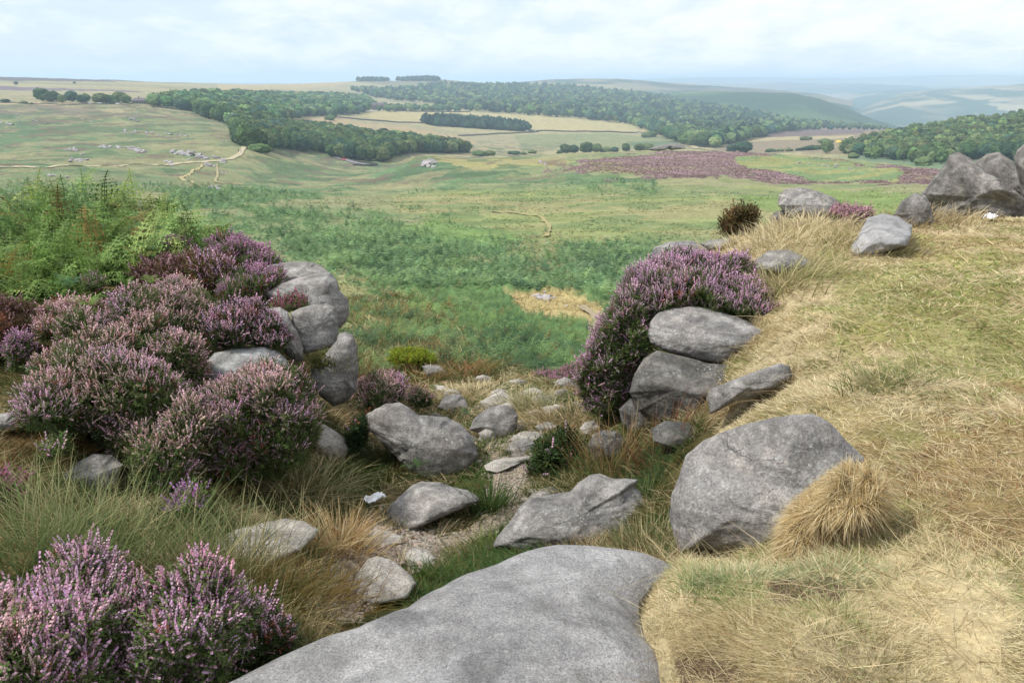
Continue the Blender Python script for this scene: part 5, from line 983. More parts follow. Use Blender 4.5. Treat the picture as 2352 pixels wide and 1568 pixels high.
# overhanging straw masses: body + long drooping blades
def thatch(poly, r, seed, label, n, L, c0, c1, kd=.7, down=-.2, seat=False):
    rng = np.random.default_rng(seed); w, f, Cc = body(poly, r, seed, kd=kd, n=2.2, cuts=0, rough=.4, strata=0, lvl=4, shrink=L*FPX/r*.3)
    p, nn, _ = surf_points(w, f, n, rng); k = nn[:, 2] > -.6; p, nn = p[k], nn[k]; m = len(p)
    fl_ = (np.stack([fb3(p*6+k_*9, seed+k_, 2) for k_ in range(3)], 1)-.5)*2.4; D = norm(nn*.42+fl_+np.array([-.25, -.15, .1])+rng.normal(0, .45, (m, 3))); t = rng.random((m, 1)); c = np.clip((np.asarray(c0)*(1-t)+np.asarray(c1)*t)*(1+rng.normal(0, .18, (m, 1)))*(.7+.6*fb3(p*14, seed, 2))[:, None], .01, .9)
    base = np.array([w[:, 0].mean(), w[:, 1].mean(), w[:, 2].min()])
    s = Soup(); s.add(Cc+(w-Cc)*.93, f, np.asarray(c0)*.6); blades(s, p-nn*.02, D, L*rng.uniform(.4, 1.2, m), np.maximum(.0015, .00055*r)*rng.uniform(.7, 1.3, m), rng.uniform(-.4, .9, m), c*.7, c*1.15, 3, 1.4)
    link('straw_thatch', s.mesh('straw_thatch', M_GRASS, False, base), base, label=label, category='grass tuft', group=TG)
thatch(c8([(890,760),(940,640),(1040,540),(1160,450),(1280,385),(1400,400),(1470,480),(1480,600),(1400,680),(1260,760),(1180,830),(1100,900),(980,960),(920,950),(880,850)]), 2.95, 501, 'thick golden brown grass hanging down the right side of the biggest boulder', 30000, .06, lin((205,172,112))*.72, PSTRAW)
thatch(c7([(830,720),(860,650),(960,590),(1060,560),(1140,580),(1180,660),(1150,730),(1060,720),(980,770),(860,800)]), 6.0, 502, 'straw grass hanging between the capstone and the finger shaped boulder', 12000, .08, STRAW*.95, TANB)
thatch(c7([(760,950),(800,910),(900,900),(1000,880),(1080,870),(1060,930),(960,1000),(860,1050),(780,1060),(755,1010)]), 5.2, 503, 'straw grass hanging under the finger shaped boulder above the biggest boulder', 12000, .08, STRAW*.95, TANB)
# ---------------------------------------------------------------- ferns
def frond(np_=13, sub=5, arch=.55, sd=3):
    V = []; F = []; T = []
    def tri(a, b, c, t): V.extend([a, b, c]); F.append((len(V)-3, len(V)-2, len(V)-1)); T.extend([t]*3)
    pos = lambda t: np.array([.86*t+.05*t*t, 0, 1.05*t-arch*1.45*t*t])
    rr = np.random.default_rng(sd)
    for k in range(np_):
        t = .22+.76*k/np_; c = pos(t); tg = norm(pos(t+.02)-pos(t)); up = norm(np.cross(tg, [0, 1, 0])); L = .34*(1-t)**.75*(1 if k > 0 else .8)+.02
        for sgn in (-1, 1):
            L_ = L; L = L*rr.uniform(.7, 1.12); d = norm(np.array([0, sgn, 0.])+tg*rr.uniform(.1, .65)-np.array([0, 0, rr.uniform(.0, .5)])); tt = rr.uniform(.78, 1.2)
            if sub <= 1:
                wd = tg*L*.17; tri(c-wd, c+wd, c+d*L, tt)
            else:
                tri(c-tg*.006, c+tg*.006, c+d*L, tt*.9)
                for j in range(sub):
                    q = (j+.3)/sub; cc = c+d*L*q; l2 = L*.26*(1-q*.8)
                    for s2 in (-1, 1):
                        e = norm(tg*s2+d*.5); tri(cc-d*L*.07, cc+d*L*.07, cc+e*l2, tt*rr.uniform(.85, 1.15))
    a, b = np.array([0, .006, 0]), np.array([0, -.006, 0])
    for k in range(5):
        t0, t1 = k/5*.98, (k+1)/5*.98; tri(pos(t0)+a, pos(t0)+b, pos(t1)+b, .7); tri(pos(t0)+a, pos(t1)+b, pos(t1)+a, .7)
    V = np.array(V); return V, np.array(F), np.array(T)[:, None]*np.ones((1, 3))
FR_HI, FR_MID, FR_LO = frond(12, 4), frond(9, 2), frond(6, 1)
BG1, BG2, BG3, BRUST = lin((136,166,90))*.84, lin((168,184,104))*.84, lin((118,152,96))*.84, lin((168,140,84))*.72
def ferns(name, x, y, S, tpl, cols, label, tilt=.45, sink=.1, z=None, kind='stuff', up=None):
    n = len(x); zz = (H(x, y) if z is None else z)-sink; th = RNG.uniform(0, 2*math.pi, n)
    c, s_ = np.cos(th), np.sin(th); R = np.zeros((n, 3, 3)); tl = RNG.normal(0, tilt, n); ct, st = np.cos(tl), np.sin(tl)
    R[:, :, 0] = np.stack([c*ct, s_*ct, st], 1); R[:, :, 1] = np.stack([-s_, c, 0*c], 1); R[:, :, 2] = np.cross(R[:, :, 0], R[:, :, 1])
    s = Soup(); replicate(s, tpl[0], tpl[1], tpl[2], R, S, np.stack([x, y, zz], 1), cols); return s
def fern_cols(x, y, cset, rng=RNG, scale=1.):
    n = len(x); q = fb2(x*.8*scale, y*.8*scale, 33, 4)+rng.normal(0, .07, n); q2 = fb2(x*1.7*scale, y*1.7*scale, 34, 3)+rng.normal(0, .07, n)
    c = np.tile(cset[0], (n, 1)); w = smooth01((q-.46)/.1)[:, None]; c = c*(1-w)+cset[1]*w; w = smooth01((q2-.52)/.1)[:, None]; c = c*(1-w)+cset[2]*w
    if len(cset) > 3: w = (rng.random(n) < cset[4])[:, None]; c = np.where(w, cset[3], c)
    return np.clip(c*(1+rng.normal(0, .16, (n, 1)))*(.55+.9*fb2(x*1.3*scale, y*.9*scale, 37, 3))[:, None], .01, .9)
x, y, r = scatter(7000, 7.9, 22, -39, -14, z_lbrk); S_ = RNG.uniform(.45, .9, len(x))*(.6+.8*fb2(x*1.1, y*1.1, 55, 3)); S_ *= smooth01((r-7.2)/1.8)*.5+.5
fcs = fern_cols(x, y, [BG1, BG2, BG3, BRUST, .06])*RNG.uniform(.65, 1.3, (len(x), 1)); pick = RNG.integers(0, 4, len(x)); s = Soup()
for k_, (np__, ar_, sd__) in enumerate([(11, .4, 5), (12, .6, 6), (10, .75, 7), (13, .5, 8)]):
    m_ = pick == k_; q_ = ferns('b', x[m_], y[m_], S_[m_], frond(np__, 3, ar_, sd__), fcs[m_], '', tilt=.55); s.add(np.concatenate(q_.v), np.concatenate(q_.f), np.concatenate(q_.c))
link('bracken', s.mesh('bracken', M_FERN), kind='stuff', label='thick bank of green bracken with browning fronds on the left', category='bracken')
# a few tall fronds on the crest
# bracken filling the valley below
wv = np.clip(ZB+z_slope*.45*(rg < 45), 0, 1)*(1-.0*z_br1)
x, y, r = scatter(52000, 11, 48, -22, 20, np.clip(wv, 0, 1)); S_ = RNG.uniform(.35, .7, len(x))*(.6+.8*fb2(x*.5, y*.5, 56, 3))
s = ferns('b', x, y, S_, FR_MID, fern_cols(x, y, [lin((124,158,102))*.85, lin((142,172,104))*.85, lin((88,122,84))*.75, lin((180,145,90))*.7, .05], scale=.5), '')
x, y, r = scatter(90000, 45, 240, -34, 22, np.clip(ZB, 0, 1)); S_ = RNG.uniform(.6, 1.2, len(x))*(.85+r/150)*(.7+.6*fb2(x*.2, y*.2, 59, 3))
s2 = ferns('b', x, y, S_, FR_LO, fern_cols(x, y, [lin((124,158,108))*.82, lin((142,170,112))*.82, lin((92,124,88))*.76], scale=.25), '', sink=.25)
s.add(np.concatenate(s2.v), np.concatenate([f for f in s2.f]), np.concatenate(s2.c)); link('valley_bracken', s.mesh('valley_bracken', M_FERN), kind='stuff', label='dense green bracken covering the valley floor', category='bracken')
# mixed rough grass on the slope just beyond the brow
lawn('slope_grass', np.clip(z_slope*1.2, 0, 1)*(rg > 10), 120000, 10, 45, (.14, .36), (lin((140,144,84))*.74, [(lin((168,128,84))*.68, (0, .47, .56)), (lin((100,130,62))*.66, (1, .5, .6)), (STRAW, (1, .62, .7))]), 'rough green and rust coloured growth on the slope beyond the brow', lean=.6, up=.9, bend=.6, seg=2, a=(-20, 14))
# meadow grass of the valley floor: tussocks
wm = np.clip(1-ZB-z_hea, 0, 1)*(rg > 38)
x, y, r = scatter(60000, 38, 220, -34, 34, wm); k = fb2(x*.15, y*.15, 58, 4) > .47; x, y, r = x[k], y[k], r[k]; m = len(x); th = RNG.uniform(0, 6.3, m)
ca_ = np.arctan2(x, y); gc = bil(col[..., 0], AZ, LR, ca_, np.log(r)), bil(col[..., 1], AZ, LR, ca_, np.log(r)), bil(col[..., 2], AZ, LR, ca_, np.log(r)); c = np.stack(gc, 1)*RNG.uniform(.95, 1.45, (m, 1))
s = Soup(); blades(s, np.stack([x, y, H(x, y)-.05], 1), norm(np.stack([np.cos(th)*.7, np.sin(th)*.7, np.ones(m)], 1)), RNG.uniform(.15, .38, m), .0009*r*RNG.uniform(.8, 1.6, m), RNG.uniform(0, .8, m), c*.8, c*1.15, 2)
link('meadow_grass', s.mesh('meadow_grass', M_GRASS), kind='stuff', label='yellow green rough grass tussocks on the valley floor', category='grass')
# heather of the purple ridge
def puff(nq, seed):
    rr = np.random.default_rng(seed); V = []
    for k in range(nq):
        d = norm(rr.normal(size=3)); d[2] = abs(d[2]); a = norm(np.cross(d, rr.normal(size=3))); b = np.cross(d, a); V += quad(d*rr.uniform(.5, .9)*np.array([1, 1, .7]), a*.34, b*.34)
    V = np.array(V); return V, np.arange(len(V)).reshape(-1, 4), np.repeat(rr.uniform(.7, 1.25, nq), 4)[:, None]*np.ones((1, 3))
PF = puff(7, 4)
x, y, r = scatter(60000, 190, 540, -6, 39, z_hea); n = len(x); q = fb2(x*.12, y*.25, 70, 4)+RNG.normal(0, .05, n); w = smooth01((q-.45)/.13)[:, None]
c = cvar(C(184,154,156), n, RNG, .1, .04)*(1-w)+cvar(C(164,142,132), n, RNG, .1, .04)*w; s = Soup()
replicate(s, PF[0], PF[1], PF[2], rots(np.tile([[0, 0, 1.]], (n, 1))+RNG.normal(0, .05, (n, 3))), RNG.uniform(.22, .5, n), np.stack([x, y, H(x, y)-.05], 1), c)
link('ridge_heather', s.mesh('ridge_heather', M_FLOWER), kind='stuff', label='dusky purple heather covering the low ridge beyond the valley floor', category='heather')
# single ferns that stand out
def fern_plant(u, v, n, size, c, label, r=None, rr0=4, rr1=30, lift=0, name='fern'):
    P = hit([u], [v], rr0, rr1)[0] if r is None else at(u, v, r); th = np.linspace(0, 2*math.pi, n, endpoint=False)+RNG.normal(0, .3, n)
    cc, ss = np.cos(th), np.sin(th); R = np.zeros((n, 3, 3)); tl = RNG.uniform(.1, .5, n); ct, st = np.cos(tl), np.sin(tl)
    R[:, :, 0] = np.stack([cc*ct, ss*ct, st], 1); R[:, :, 1] = np.stack([-ss, cc, 0*cc], 1); R[:, :, 2] = np.cross(R[:, :, 0], R[:, :, 1])
    s = Soup(); replicate(s, FR_HI[0], FR_HI[1], FR_HI[2], R, size*RNG.uniform(.75, 1.1, n), np.tile(P+np.array([0, 0, lift]), (n, 1)), cvar(c, n, RNG, .1, .05)); link(name, s.mesh(name, M_FERN, False, P), P, label=label, category='fern', group='single ferns')
for a in [(208,712,6,.24,lin((140,180,80))*.75,'bright light green young fern among pink heather',6.9,.0),(160,665,6,.22,lin((105,150,95))*.72,'blue green fern left of the small purple heather',7.9,.0),(290,662,5,.2,lin((130,170,85))*.72,'narrow upright green fern at the lower edge of the bracken',8.0,0),
  (350,655,5,.2,lin((145,175,95))*.72,'pale green fern spreading over brown heather',8.0,0),(560,612,5,.22,lin((130,160,85))*.72,'green fern in the deep mauve heather behind the rock stack',8.6,0),
  (380,520,5,.75,lin((92,128,50))*.7,'tall bracken frond cluster standing highest above the bracken crest',12.2,0),(500,560,6,.5,lin((110,125,55))*.7,'yellowing bracken at the right end of the bracken bank',11,0),(440,560,6,.6,lin((125,130,60))*.7,'browning bracken cluster left of the right end of the bank',11.5,0),
  (300,560,4,.3,BRUST,'rust brown dead fern in the bracken',9.6,0),(320,600,4,.3,BRUST*1.1,'orange brown dead fern above the brown faded heather',9.0,0),
  (1130,940,5,.14,lin((110,140,90))*.7,'small fern left of the domed boulder',8.0,0),(1070,960,5,.16,lin((100,130,85))*.7,'small dull fern above the wide sloping boulder',7.2,0),
  (960,1080,5,.16,lin((90,125,65))*.7,'dark fern at the foot of the wide sloping boulder',5.4,0),(930,880,6,.2,lin((125,150,105))*.7,'pale fern behind the round lilac heather',9.8,0),(1000,900,5,.2,lin((95,135,85))*.7,'fern beside the thin pale stone',9.4,0)]:
    fern_plant(a[0], a[1], a[2], a[3], a[4], a[5], a[6])
# white tissue and bag
def crumple(u, v, size, label, name, r0, r1, seed):
    P = hit([u], [v], r0, r1)[0]; g = np.linspace(-1, 1, 22); A, B = np.meshgrid(g, g, indexing='ij'); rr = np.random.default_rng(seed)
    X = A*(1-.25*fb2(B*2+3, A*2, seed, 3)); Y = B*.55*(1-.3*fb2(A*2, B*2+7, seed+1, 3)); Z_ = .42*np.abs(fb2(A*1.8+5, B*1.8, seed+2, 4)-.45)*2+.25*(1-A*A)*(1-B*B); top = np.stack([X, Y, Z_+.06], -1)*size; bot = np.stack([X*.96, Y*.96, Z_*.6], -1)*size
    n = 22; i, j = np.meshgrid(np.arange(n-1), np.arange(n-1), indexing='ij'); q = i*n+j; f = np.stack([q, q+n, q+n+1, q+1], -1).reshape(-1, 4); c_, s_ = math.cos(.7), math.sin(.7); Rz = np.array([[c_, -s_, 0], [s_, c_, 0], [0, 0, 1]])
    s = Soup(); s.add(top.reshape(-1, 3)@Rz.T, f); s.add(bot.reshape(-1, 3)@Rz.T, f[:, ::-1])
    bd_ = np.concatenate([np.arange(n-1)*n, (n-1)*n+np.arange(n-1), (n*n-1)-np.arange(n-1)*n, (n-1)-np.arange(n-1)]); nx = np.roll(bd_, -1)
    allv = np.concatenate([top.reshape(-1, 3)@Rz.T, bot.reshape(-1, 3)@Rz.T]); s.add(allv, np.stack([bd_, bd_+n*n, nx+n*n, nx], 1)); link(name, s.mesh(name, M_PAPER, True), P+np.array([0, 0, .05]), label=label, category='litter')
M_PAPER = plain('white_paper', (.82, .83, .85), .9, .1, .06, 30)
crumple(862, 1160, .085, 'crumpled white tissue lying in grass left of the pale wedge shaped rock', 'paper_tissue', 4, 8, 3)
crumple(2272, 510, .13, 'crumpled white bag in the grass below the tallest boulder', 'plastic_bag', 9, 20, 5)
# ================================================================ TREES, WALLS, BUILDINGS, CARS OF THE VALLEY
TR = np.random.default_rng(99)
def crown_tpl(seed, lvl, nq, shape='round', qs=.075):
    rr = np.random.default_rng(seed); v, f = ico(lvl)
    if shape == 'cone':
        t = (v[:, 2]+1)/2; rad = (1-t)**.8*.36+.02; lump = 1+.5*(fb3(v*3.1+seed, seed, 3)-.5); w = np.stack([v[:, 0]*rad*lump*1.6, v[:, 1]*rad*lump*1.6, .12+.88*t], 1)
    else:
        lump = .62+.8*fb3(v*1.7+seed, seed, 2)*(.7+.6*fb3(v*5+seed, seed+3, 2))+.12*np.maximum(v[:, 2], 0)
        sx = {'round': .50, 'slim': .30, 'bush': .8}[shape]; h0 = {'round': .56, 'slim': .58, 'bush': .42}[shape]; hz = {'round': .42, 'slim': .42, 'bush': .5}[shape]
        w = v*lump[:, None]*np.array([sx, sx*.95, hz])+np.array([0, 0, h0])
    tc = np.ones((len(w), 3))*(.72+.4*fb3(w*5+seed, seed+5, 3))[:, None]
    p, nn, _ = surf_points(w, f, nq, rr); p = p+nn*rr.uniform(-.01, .05, (nq, 1)); a = norm(np.cross(nn, rr.normal(0, 1, (nq, 3)))); b = norm(np.cross(nn+rr.normal(0, .5, (nq, 3)), a)); s_ = qs*rr.uniform(.5, 1.2, (nq, 1))
    Q = np.stack([p-a*s_, p-b*s_*.7, p+a*s_, p+b*s_*.7], 1).reshape(-1, 3); k = len(w)+np.arange(nq)*4
    tri = np.concatenate([f, np.stack([k, k+1, k+2], 1), np.stack([k, k+2, k+3], 1)]); V = np.concatenate([w, Q]); T = np.concatenate([tc, np.repeat(rr.uniform(.7, 1.45, nq), 4)[:, None]*np.ones((1, 3))])
    return V, tri, T
TREEC = [C(92, 120, 76), C(116, 138, 84), C(84, 114, 88), C(132, 150, 96)]
LIGHTC = [C(122, 146, 90), C(136, 158, 98), C(108, 134, 86)]
CONC = [C(62, 88, 72), C(54, 80, 68), C(72, 98, 76)]
protos = {}
def tree_proto(kind, k):
    key = (kind, k)
    if key in protos: return protos[key]
    shape = {'oak': 'round', 'birch': 'slim', 'fir': 'cone', 'scrub': 'bush'}[kind]; cs = {'oak': TREEC, 'birch': LIGHTC, 'fir': CONC, 'scrub': TREEC}[kind]
    V, F, T = crown_tpl(600+k*7+len(kind), 3, 620, shape); s = Soup(); s.add(V, F, T*cs[k % len(cs)]*1.0); cm = s.mesh('crown', M_TREE)
    s = Soup(); n = 7; th = np.arange(n)*2*math.pi/n; hs = [(-.06, .035), (.1, .026), (.3, .02), (.5, .012)]; V = np.concatenate([np.stack([np.cos(th)*r_+.01*q, np.sin(th)*r_, np.full(n, h_)], 1) for q, (h_, r_) in enumerate(hs)])
    F = [(i*n+j, i*n+(j+1) % n, (i+1)*n+(j+1) % n, (i+1)*n+j) for i in range(3) for j in range(n)]; s.add(V, F, (.1, .08, .07))
    for q in range(4):                # limbs
        a_ = q*1.6; d = np.array([math.cos(a_)*.22, math.sin(a_)*.22, .26]); b0 = np.array([0, 0, .22+.06*q]); sd = np.array([-math.sin(a_), math.cos(a_), 0]); up = np.cross(d, sd); up /= np.linalg.norm(up)
        ring = [b0+sd*.012, b0+up*.012, b0-sd*.012, b0-up*.012, b0+d+sd*.005, b0+d+up*.005, b0+d-sd*.005, b0+d-up*.005]; s.add(np.array(ring), [(0, 1, 5, 4), (1, 2, 6, 5), (2, 3, 7, 6), (3, 0, 4, 7)], (.1, .08, .07))
    protos[key] = (cm, s.mesh('trunk', M_BARK)); return protos[key]
def tree(P, h, kind, label, group, name=None, wide=1.):
    cm, tm = tree_proto(kind, int(TR.integers(4))); name = name or {'oak': 'tree', 'birch': 'birch_tree', 'fir': 'conifer_tree', 'scrub': 'bush'}[kind]
    o = bpy.data.objects.new(name, None); COL.objects.link(o); o.location = P; o.scale = (h*wide*TR.uniform(.9, 1.1), h*wide*TR.uniform(.9, 1.1), h); o.rotation_euler = (0, 0, TR.uniform(0, 6.3))
    o['label'] = label; o['category'] = 'tree' if kind != 'scrub' else 'bush'
    if group: o['group'] = group
    link('crown', cm, parent=o)
    if kind != 'scrub': link('trunk', tm, parent=o)
    return o
def wood(poly, n, kind, hr, dmin, r0, r1, region):
    p = np.array(poly, float); u = TR.uniform(p[:, 0].min(), p[:, 0].max(), n*3); v = TR.uniform(p[:, 1].min(), p[:, 1].max(), n*3); k = inpoly(u, v, poly); u, v = u[k][:n], v[k][:n]
    P = hit(u, v, r0, r1); P = P[~np.isnan(P[:, 0])]; cell = {}; out = []
    for q in P:
        key = (int(q[0]//dmin), int(q[1]//dmin)); bad = False
        for a in (-1, 0, 1):
            for b in (-1, 0, 1):
                for o in cell.get((key[0]+a, key[1]+b), ()):
                    if (o[0]-q[0])**2+(o[1]-q[1])**2 < dmin*dmin: bad = True
        if bad: continue
        cell.setdefault(key, []).append(q); kd = kind if isinstance(kind, str) else kind[int(TR.random()*len(kind))]
        out.append((q, TR.uniform(*hr)*(1.25 if kd == 'fir' else 1), kd, region))
    return out
REG = {
 'winding': ('broadleaf tree in the wood between the left hillside and the winding road', 'trees of the wood by the winding road'),
 'upper': ('broadleaf tree in the rounded wood above the straw meadow, left of the centre', 'trees of the rounded wood above the meadow'),
 'right': ('pale birch in the open wood on the slope at the right', 'birches of the wood on the right slope'),
 'plant': ('dark conifer in the narrow plantation strip across the straw meadow', 'conifers of the narrow plantation strip'),
 'hill': ('tree in the hazy woods covering the far hill', 'trees of the far hill woods'),
}
TW = []
TW += wood([(540,298),(560,285),(620,300),(700,300),(800,312),(900,325),(1000,340),(1060,350),(1000,352),(930,350),(880,372),(840,370),(800,368),(770,362),(752,352),(700,350),(640,342),(590,345),(552,335),(540,315)], 2600, ('oak','oak','oak','birch'), (9, 14), 6.5, 430, 1400, 'winding')
TW += wood([(880,340),(960,335),(1070,346),(1075,352),(960,352),(900,356),(872,358)], 500, ('oak',), (9, 13), 7, 720, 1400, 'winding')
TW += wood([(340,244),(400,236),(470,226),(560,222),(640,222),(760,222),(840,228),(862,245),(830,262),(760,266),(700,270),(660,280),(620,300),(540,292),(470,272),(440,255)], 3200, ('oak','oak','birch'), (11, 16), 9, 600, 3000, 'upper')
TW += wood([(860,246),(950,248),(1070,250),(1075,256),(960,258),(862,256)], 90, ('oak',), (9, 13), 12, 1000, 3000, 'upper')
TW += wood([(972,278),(1020,276),(1120,282),(1190,290),(1214,300),(1195,302),(1100,296),(1000,290),(975,285)], 900, 'fir', (10, 13), 5.5, 900, 2600, 'plant')
TW += wood([(1930,352),(1960,338),(2020,322),(2100,305),(2200,290),(2352,272),(2500,262),(2500,380),(2352,375),(2250,365),(2150,378),(2090,372),(1990,360)], 4200, ('birch','birch','oak'), (8, 12), 6.5, 500, 2000, 'right')
TW += wood([(800,205),(900,208),(1000,196),(1180,197),(1300,200),(1420,212),(1520,224),(1640,238),(1740,262),(1830,286),(1940,290),(1800,305),(1700,325),(1620,334),(1570,325),(1500,305),(1440,285),(1300,270),(1160,262),(1080,255),(980,238),(860,226)], 7500, ('oak','oak','birch','fir'), (12, 18), 14, 1000, 5000, 'hill')
TW += wood([(1450,288),(1520,290),(1580,310),(1640,322),(1700,312),(1800,300),(1640,340),(1580,335),(1500,305)], 900, ('oak',), (13, 18), 12, 1000, 4000, 'hill')
TW += wood([(1580,285),(1700,290),(1960,290),(2120,296),(2080,300),(1900,298),(1700,300)], 250, ('oak',), (8, 11), 12, 1200, 4000, 'hill')
TW += wood([(820,184.5),(890,184.5),(893,187.5),(822,187.5)], 300, 'fir', (13, 16), 12, 2400, 5000, 'hill')
TW += wood([(910,184),(1000,184),(1014,187),(912,187)], 400, 'fir', (14, 18), 12, 2400, 5000, 'hill')
TW.sort(key=lambda t: -t[1]/math.hypot(t[0][0], t[0][1]))
NI = 232
for P, h, kd, rg_n in TW[:NI]:
    lab, grp = REG[rg_n]
    if kd == 'fir' and rg_n != 'plant': lab = lab.replace('tree', 'conifer')
    if rg_n in ('winding', 'upper', 'right'): lab = lab.replace('pale birch', {'oak': 'dark green tree', 'birch': 'pale birch'}[kd]).replace('broadleaf', {'oak': 'dark green broadleaf', 'birch': 'lighter green broadleaf'}[kd])
    tree(P-np.array([0, 0, .3]), h, kd, lab, grp+(' (paler ones)' if kd == 'birch' else ''))
LOD = {}
for kd, shape, cs in (('oak', 'round', TREEC), ('birch', 'slim', LIGHTC), ('fir', 'cone', CONC)):
    LOD[kd] = [(crown_tpl(700+k, 2, 110, shape, .11), crown_tpl(720+k, 1, 40, shape, .14), cs[k % len(cs)]) for k in range(4)]
soups = {}
for P, h, kd, rg_n in TW[NI:]: soups.setdefault((rg_n, kd), []).append((P, h))
ws = {}
for (rg_n, kd), L in soups.items():
    s = ws.setdefault(rg_n, Soup()); P = np.array([q[0] for q in L]); hh = np.array([q[1] for q in L]); pick = TR.integers(0, 4, len(L)); farl = np.hypot(P[:, 0], P[:, 1]) > 1500
    for k in range(4):
        for fl in (0, 1):
            m = (pick == k) & (farl == bool(fl))
            if not m.any(): continue
            V, F, T = LOD[kd][k][fl]; n = int(m.sum()); S_ = np.stack([hh[m]*TR.uniform(.9, 1.25, n), hh[m]*TR.uniform(.9, 1.25, n), hh[m]], 1)
            replicate(s, V, F, T, rots(np.tile([[0, 0, 1.]], (n, 1)), TR.uniform(0, 6.3, n)), S_, P[m]-np.array([0, 0, .4]), cvar(LOD[kd][k][2], n, TR, .3, .08))
WL = {'winding': 'dense dark green wood filling the valley left of the winding road', 'upper': 'rounded broadleaf wood above the straw meadow', 'right': 'open birch wood spreading over the right hand slope', 'plant': 'rest of the dark conifer plantation strip in the meadow', 'hill': 'hazy blue green woods clothing the far hill'}
for k, s in ws.items(): link('woodland', s.mesh('woodland', M_TREE, False), kind='stuff', label=WL[k], category='wood')
# single trees and bushes one can tell apart
for u, v, h, kind, lab, wd, r0 in [
  (100,232,13,'oak','big rounded tree, leftmost of the row on the far left',1.2,800),(118,234,11,'oak','dark tree right beside the leftmost rounded one',1.2,800),(131,233,9,'oak','small tree third from the left in the far left row',1.,800),(143,236,8,'oak','short stemmed tree before the gap in the far left row',1.2,800),(166,234,11,'oak','dark round tree standing alone in the far left row',1.3,800),
  (188,236,8,'oak','low pale green tree right of the lone dark round one',1.4,800),(198,236,9,'birch','grey green tree in the middle of the far left row',1.6,800),(232,238,10,'oak','wide pale green tree in the right part of the far left row',1.5,800),(250,238,9,'oak','bushy tree left of the long low house',1.4,800),(275,236,11,'oak','tall dark tree left of the long low house',1.2,800),(290,238,9,'oak','dark tree touching the left end of the long low house',1.3,800),
  (262,239,5,'scrub','low bush in front of the tree row near the house',1.2,800),(345,240,4,'scrub','small bush in front of the long low house',1.2,800),(360,242,4,'scrub','pair bush at the right end of the long low house',1.2,800),
  (37,195,6,'oak','tiny lone tree high on the moor at the far left',1.4,1200),(171,192,4,'scrub','tiny dark bush on the moor above the far left row',1.,1200),(55,238,3,'scrub','low bush on the pale strip at the far left',1.6,800),(72,240,2.2,'scrub','tiny bush on the pale strip',1.4,800),(12,234,3,'scrub','grey scrub at the far left edge',2.2,800),
  (594,349,5,'scrub','round grey green bush beside the bend of the sandy track',1.5,350),(607,350,3.8,'scrub','smaller bush joined to the one beside the track bend',1.4,350),(563,333,9,'oak','dark tree at the lower left corner of the wood near the track',1.1,400),(578,336,8,'birch','paler tree beside the dark corner tree of the wood',1.6,400),(615,338,8,'oak','rounded tree just above the bush by the track',1.,400),
  (765,272,14,'oak','tall round tree standing out at the lower edge of the rounded wood',.9,900),(758,276,8,'scrub','low bush under the tall round tree in the meadow',1.,900),(975,276,8,'birch','lone small tree left of the conifer plantation',1.6,900),
  (1263,268,17,'oak','lone dark round tree in the straw meadow behind the plantation',1.2,1200),(1497,314,9,'scrub','dark bush beside the row of parked cars',1.,900),(1484,316,8,'scrub','dark bush left of another in front of the parked cars',1.,900),
  (1680,352,9,'oak','round tree behind the purple ridge, left of the dark clump',1.3,700),(1707,352,12,'oak','dark clump of tree at the end of the car park wood',1.4,700),
  (1770,349,3.5,'scrub','low dark bush in the heath beyond the ridge, leftmost',2.2,650),(1792,348,3.,'scrub','small bush second from the left in the heath',1.4,650),(1812,347,3.4,'scrub','small dark bush third in the heath',1.4,650),(1838,346,3,'scrub','flat bush left of the long dark thicket',2.,650),(1862,345,5,'scrub','long dark thicket in the heath',2.4,650),(1880,344,4.5,'scrub','right end of the long dark thicket',1.8,650),(1903,344,4.5,'scrub','round bush right of the thicket',1.4,650),
  (1896,328,5,'scrub','dark bush left of the yellow tent',2.,700),(1898,352,12,'oak','lone square topped dark tree in front of the birch wood',.9,520),(1949,350,9,'oak','sprawling dark tree at the left tip of the birch wood',1.6,520),(1978,352,9,'birch','light green bush tree below the birch wood, left',2.,480),(2000,364,8,'birch','light green bush tree below the birch wood, right',2.2,480),(1960,364,5,'scrub','brownish round bush at the edge of the heather ridge',1.2,480),
  (1850,322,5,'scrub','small dark bush in the heath field, far one',1.8,800),(2100,372,9,'birch','lone pale birch in front of the right wood',1.5,480),(2120,380,6,'scrub','green round bush left of the tallest boulder',1.3,400),(2010,366,10,'birch','slender birch in the gap of the right wood',1.3,480),
  (1222,352,4,'scrub','low bush behind the ridge, near its left end',1.6,600),(1285,356,5,'oak','small tree behind the left part of the purple ridge',1.3,700),(1300,353,10,'oak','dark tree behind the purple ridge, first of a row',1.3,700),(1318,352,9,'oak','dark tree behind the purple ridge, second of a row',1.3,700),(1345,352,12,'oak','tallest dark tree of the row behind the purple ridge',1.2,700),(1370,351,10,'oak','dark tree behind the ridge right of the tallest',1.3,700),(1392,350,6,'scrub','low bush filling the row behind the purple ridge',2.,700),(1412,350,6,'oak','small tree at the right end of the row behind the ridge',1.5,700),(1438,348,9,'oak','lone dark tree behind the ridge right of the row',1.2,700),(1468,347,8,'oak','dark tree behind the ridge near the pale outcrop',1.4,700),(1486,345,8,'scrub','dark bush against the rock outcrop on the ridge',1.3,700),
  (1180,355,4,'scrub','low bush row behind the knoll, left one',2.,600),(1200,355,3,'scrub','low bush row behind the knoll, right one',2.,600),(1100,357,5,'scrub','bush on the skyline of the knoll',1.8,600),(1125,357,5,'scrub','second bush on the skyline of the knoll',1.6,600),
  (612,190,9,'oak','tiny tree on the left skyline',1.,2200),(655,188,13,'oak','tiny tree on the skyline left of the conifer blocks',1.,2200),(574,190,8,'scrub','tiny bush on the left skyline',1.4,2200)]:
    P = hit([u], [v], r0, 6000)[0]
